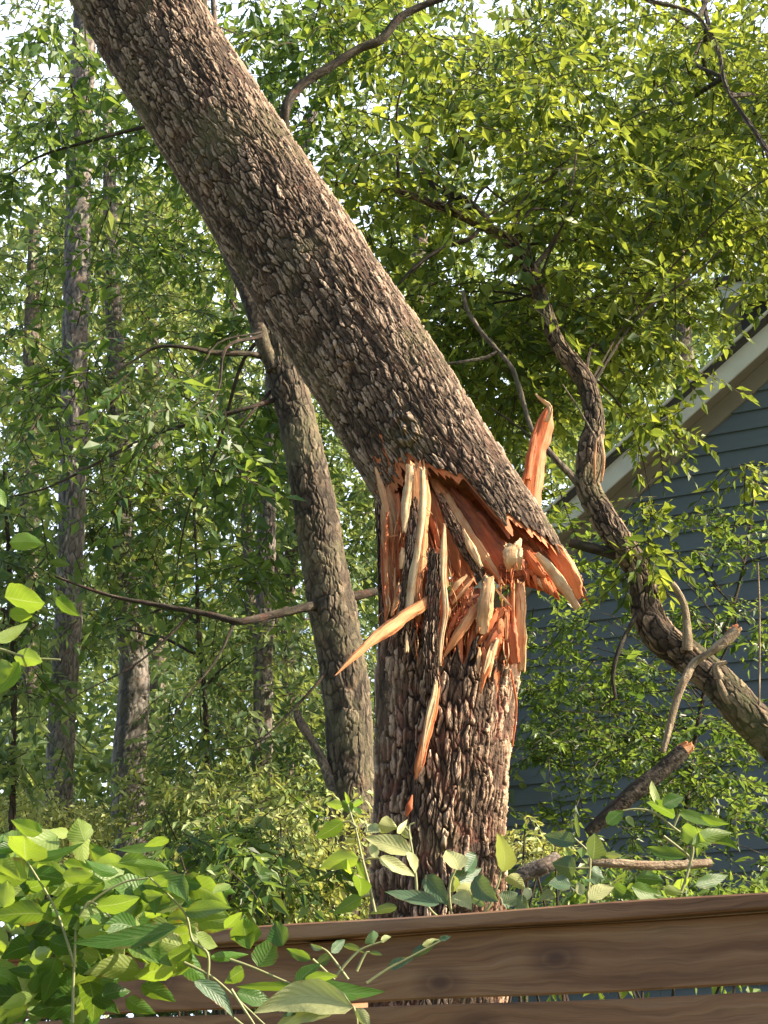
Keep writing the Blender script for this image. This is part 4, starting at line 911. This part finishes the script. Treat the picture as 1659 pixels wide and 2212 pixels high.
def plant(name, label, G, leaves, stems, Y, mt, dy=.05, cat='plant', group=None, extra=None):
    x, y = G(*stems[0][0]); b = P(x, y, Y)
    o = thing(name, b, label, cat, group)
    mb = MB()
    for bx, by, tx, ty, w, rn in leaves:
        q = RNG.uniform(-dy, dy); Yb = Y + RNG.uniform(-dy, dy)
        bigleaf(mb, (*G(bx, by), Yb), (*G(tx, ty), Yb + q), w * .3647, rn)
    if extra: extra(mb)
    mb.build('foliage', [M[mt]], o)
    mb = MB()
    for st in stems: stem(mb, [(*G(a, b_), Y + .01, w) for (a, b_), w in zip(st, np.linspace(7, 4, len(st)))])
    mb.build('stem', [M['stem']], o)
    return o
def fill(n, poly, Y0, Y1, l0, l1, r0_, r1_, G=lambda x, y: (x, y)):
    def f(mb):
        for _ in range(n):
            x0, x1, y0, y1 = random.choice(poly); x = random.uniform(x0, x1); y = random.uniform(y0, y1)
            a = random.uniform(0, 6.28) if random.random() < .4 else random.choice([.3, 2.9, -.2, 3.4]) + random.uniform(-.4, .4)
            l = random.uniform(l0, l1); Y = random.uniform(Y0, Y1)
            bigleaf(mb, (x, y, Y), (x + l * math.cos(a), y + l * math.sin(a) * .7 + l * .15, Y + random.uniform(-.06, .06)), l * random.uniform(.4, .65), random.uniform(r0_, r1_) ** 1.2)
    return f
plant('broadleaf_shrub', 'bright green broad leaved shrub filling the lower left corner', G2, [
    (155, 1190, 150, 1030, 230, .75), (250, 1020, 60, 950, 100, .5), (300, 1150, 280, 1340, 90, 1.0), (880, 1310, 500, 1250, 115, .45), (890, 1290, 1120, 1440, 135, .5),
    (1100, 1490, 1380, 1470, 105, .45), (260, 1500, -60, 1520, 150, .3), (570, 1460, 850, 1400, 110, .35), (300, 1470, 600, 1320, 100, .3), (460, 1620, 660, 1560, 95, .8),
    (1050, 1580, 430, 1650, 120, .2), (830, 1840, 490, 1860, 140, .85), (1050, 1800, 780, 1880, 135, .65), (1250, 1760, 1460, 1740, 62, .4), (1480, 1700, 1440, 1520, 185, .4),
    (1000, 1240, 690, 1200, 60, .5), (980, 1100, 680, 1110, 60, .5), (700, 1260, 480, 1180, 70, .3), (1000, 1060, 850, 1110, 60, .6), (1130, 1700, 960, 1760, 90, .35),
    (180, 1180, 500, 1080, 60, .3), (40, 1380, 330, 1270, 90, .2), (-60, 1200, 130, 1300, 90, .7), (440, 1560, 380, 1740, 100, .15), (880, 1440, 690, 1560, 110, .3), (1360, 1330, 1250, 1400, 60, .6), (1330, 1590, 1430, 1500, 70, .4)],
    [[(430, 2150), (440, 1800), (480, 1500), (700, 1330), (880, 1290)], [(440, 1800), (330, 1480), (160, 1190)], [(1090, 1790), (1260, 1880), (1450, 2050), (1600, 2190)], [(1230, 1920), (1230, 1740), (1140, 1660), (1090, 1490), (890, 1290)], [(480, 1500), (560, 1440), (830, 1700)]],
    2.22, 'leaf_big', .10, 'shrub', extra=fill(330, [(-40, 330, 1860, 2080), (-40, 200, 1790, 1960), (150, 380, 1880, 2060), (-40, 280, 2020, 2180), (-40, 240, 1960, 2220), (100, 430, 1960, 2090), (200, 470, 1900, 1990), (-40, 330, 1960, 2220)], 2.2, 2.65, 50, 110, .05, 1.0))
plant('broadleaf_sprig', 'bright pointed leaves on a stem in front of the fence left end', G3, [
    (110, 1225, 200, 1045, 155, .45), (255, 1100, 205, 945, 135, .2), (60, 1120, 20, 895, 120, .45), (420, 1180, 260, 1110, 65, .3), (330, 1330, 480, 1200, 90, .15), (350, 1320, 860, 1370, 120, .40),
    (370, 1320, 590, 1275, 70, .55), (330, 1345, -30, 1345, 55, .4), (-20, 1380, 210, 1440, 110, .25), (20, 1240, -90, 1320, 90, .3)],
    [[(-60, 1180), (80, 1230), (330, 1335), (420, 1345)], [(430, 1180), (520, 1262), (560, 1300)]], 2.12, 'leaf_big', .04, 'plant')
plant('large_pale_leaf', 'one huge pale ribbed leaf with a blue green leaf across it at the bottom', G3, [
    (670, 1460, 80, 1500, 200, .98), (560, 1480, 180, 1600, 120, .95), (440, 1370, 235, 1510, 75, .1), (690, 1470, 770, 1600, 70, .8)],
    [[(670, 1460), (690, 1520), (700, 1620)]], 2.05, 'leaf_dull', .02, 'leaf')
plant('drooping_leaf', 'long grey green leaf drooping over the fence boards on a pale stem', G2, [(1150, 1900, 1385, 2120, 95, .35)], [[(1370, 1950), (1440, 2060), (1500, 2150), (1540, 2230)], [(1385, 2120), (1450, 2170), (1540, 2230)]], 2.05, 'leaf_dull', .01, 'leaf')
plant('honeysuckle_vine', 'small oval leaved vine climbing in front of the top fence board', G3, [
    (790, 1090, 780, 1008, 85, .4), (835, 1065, 892, 1045, 40, .6), (540, 1140, 622, 1065, 62, .4), (490, 1120, 405, 1080, 36, .45), (610, 1100, 745, 1140, 38, .4), (770, 1140, 845, 1155, 26, .4),
    (875, 1235, 1030, 1170, 62, .4), (1010, 1165, 1190, 1065, 62, .15), (1080, 1095, 1190, 1060, 40, .7), (1180, 1060, 1250, 1040, 34, .2), (530, 1150, 430, 1250, 60, .3)],
    [[(640, 1300), (530, 1150), (480, 1110)], [(560, 1290), (640, 1190), (720, 1120), (840, 1075)], [(750, 1320), (870, 1240), (1000, 1170), (1190, 1070)], [(690, 1250), (740, 1150), (770, 1135)]], 2.25, 'leaf_dull', .03, 'vine')
GF = 'broad leaved weeds standing behind the fence'
plant('tall_weed', 'tall pale stemmed weed left of the stump with drooping leaves', G3, [
    (660, 310, 605, 240, 65, .35), (665, 270, 735, 245, 40, .4), (690, 280, 715, 340, 40, .4), (605, 270, 510, 260, 60, .6), (610, 365, 440, 465, 95, .2), (700, 578, 475, 640, 120, .9), (690, 590, 750, 722, 45, .4),
    (720, 810, 550, 912, 90, .5), (600, 620, 680, 660, 70, .85), (700, 690, 720, 800, 100, .3), (640, 260, 618, 195, 24, .7)],
    [[(800, 900), (765, 740), (720, 570), (690, 430), (655, 320), (620, 200)], [(690, 400), (650, 365), (600, 370)], [(720, 400), (745, 375), (750, 420)], [(730, 590), (700, 575), (670, 580)], [(770, 800), (730, 808), (700, 815)]], 3.5, 'leaf_big', .08, 'weed', GF)
plant('tall_weed', 'yellow green weed right against the dark left side of the stump', G3, [
    (820, 380, 930, 400, 105, .95), (750, 400, 830, 420, 70, .7), (1015, 545, 735, 450, 120, .95), (800, 580, 770, 480, 60, .7), (820, 578, 1045, 690, 80, .9), (1000, 540, 1040, 670, 60, .9), (960, 390, 1020, 470, 60, .9), (930, 430, 1000, 350, 40, .8)],
    [[(1050, 840), (1040, 680), (1020, 540), (1000, 400), (1035, 370)], [(820, 580), (760, 585), (735, 600)], [(1000, 420), (960, 380)]], 3.55, 'leaf_dull', .05, 'weed', GF)
plant('tall_weed', 'grey green leafy weed crowding the foot of the stump above the fence', G3, [
    (1100, 680, 1240, 870, 120, .25), (1180, 850, 855, 790, 85, .2), (930, 870, 770, 910, 60, .35), (1295, 650, 1225, 515, 135, .95), (1240, 700, 1425, 640, 95, .2), (1555, 660, 1535, 415, 120, .98), (1390, 690, 1530, 840, 130, .25),
    (1260, 800, 1370, 880, 100, .95), (1280, 760, 1420, 800, 80, .8), (1560, 850, 1640, 780, 110, .5), (1580, 690, 1680, 760, 80, .95), (1450, 860, 1330, 830, 60, .2), (1400, 560, 1330, 660, 100, .2), (1290, 700, 1240, 780, 70, .9), (1640, 820, 1720, 880, 90, .4), (1160, 850, 1090, 760, 60, .3), (1600, 860, 1540, 790, 70, .3)],
    [[(1260, 1000), (1240, 760), (1280, 640)], [(1260, 1000), (1450, 900), (1520, 760), (1550, 650)], [(1260, 1000), (1110, 860), (1100, 680)]], 3.6, 'leaf_dull', .08, 'weed', GF)
plant('tall_weed', 'weed with round grey green leaves on an upright stem before the siding', G4, [
    (520, 485, 330, 445, 105, .2), (622, 590, 640, 428, 125, .25), (522, 640, 378, 610, 135, .2), (490, 740, 355, 735, 90, .3), (610, 650, 690, 700, 90, .3), (600, 700, 640, 740, 60, .4), (595, 825, 752, 745, 95, .95), (540, 460, 520, 310, 26, .3), (690, 560, 800, 565, 40, .7), (560, 800, 530, 720, 60, .8), (400, 800, 300, 830, 70, .6), (250, 760, 200, 850, 60, .7)],
    [[(590, 850), (600, 700), (600, 560), (530, 480), (480, 440)], [(600, 640), (520, 640)]], 3.6, 'leaf_dull', .06, 'weed', GF)
plant('tall_weed', 'bending weed with bright green pointed leaves nearest the right edge', G4, [
    (705, 380, 805, 300, 85, .25), (1005, 265, 970, 120, 50, .9), (1035, 270, 1165, 215, 90, .15), (1110, 330, 945, 245, 85, .2), (1130, 310, 1380, 395, 70, .5), (1210, 500, 1440, 430, 95, .55), (1180, 570, 935, 500, 85, .35), (1260, 330, 1440, 375, 55, .3), (1150, 400, 1290, 480, 110, .5), (1290, 480, 1490, 535, 60, .2),
    (880, 700, 1050, 720, 95, .2), (850, 750, 1040, 790, 100, .5), (1230, 745, 1425, 680, 80, .2), (1100, 760, 1200, 700, 60, .95), (830, 330, 870, 400, 40, .9), (1040, 760, 1160, 790, 60, .8), (740, 740, 860, 800, 90, .1)],
    [[(1140, 800), (1190, 640), (1210, 500), (1100, 400), (980, 310), (880, 290), (800, 300)], [(1130, 320), (1100, 400)], [(1040, 450), (1180, 560), (1200, 600)]], 3.7, 'leaf_big', .08, 'weed', GF)
plant('leafy_twig', 'bright leaves poking in at the left edge halfway down', lambda x, y: (x, y), [
    (-20, 1060, 14, 1095, 80, .5), (20, 1172, 95, 1175, 110, .5), (10, 1290, 100, 1300, 170, .5), (20, 1330, 70, 1330, 90, .6), (-10, 1385, 60, 1345, 80, .7), (30, 1420, 95, 1430, 110, .6), (-10, 1450, 30, 1440, 120, .6), (120, 1290, 175, 1330, 80, .2), (40, 1430, -10, 1500, 100, .4)],
    [[(-80, 1400), (-10, 1400), (60, 1420), (130, 1425)], [(-80, 1400), (-90, 1290), (-60, 1200), (0, 1180)]], 3.0, 'leaf_big', .06, 'plant')
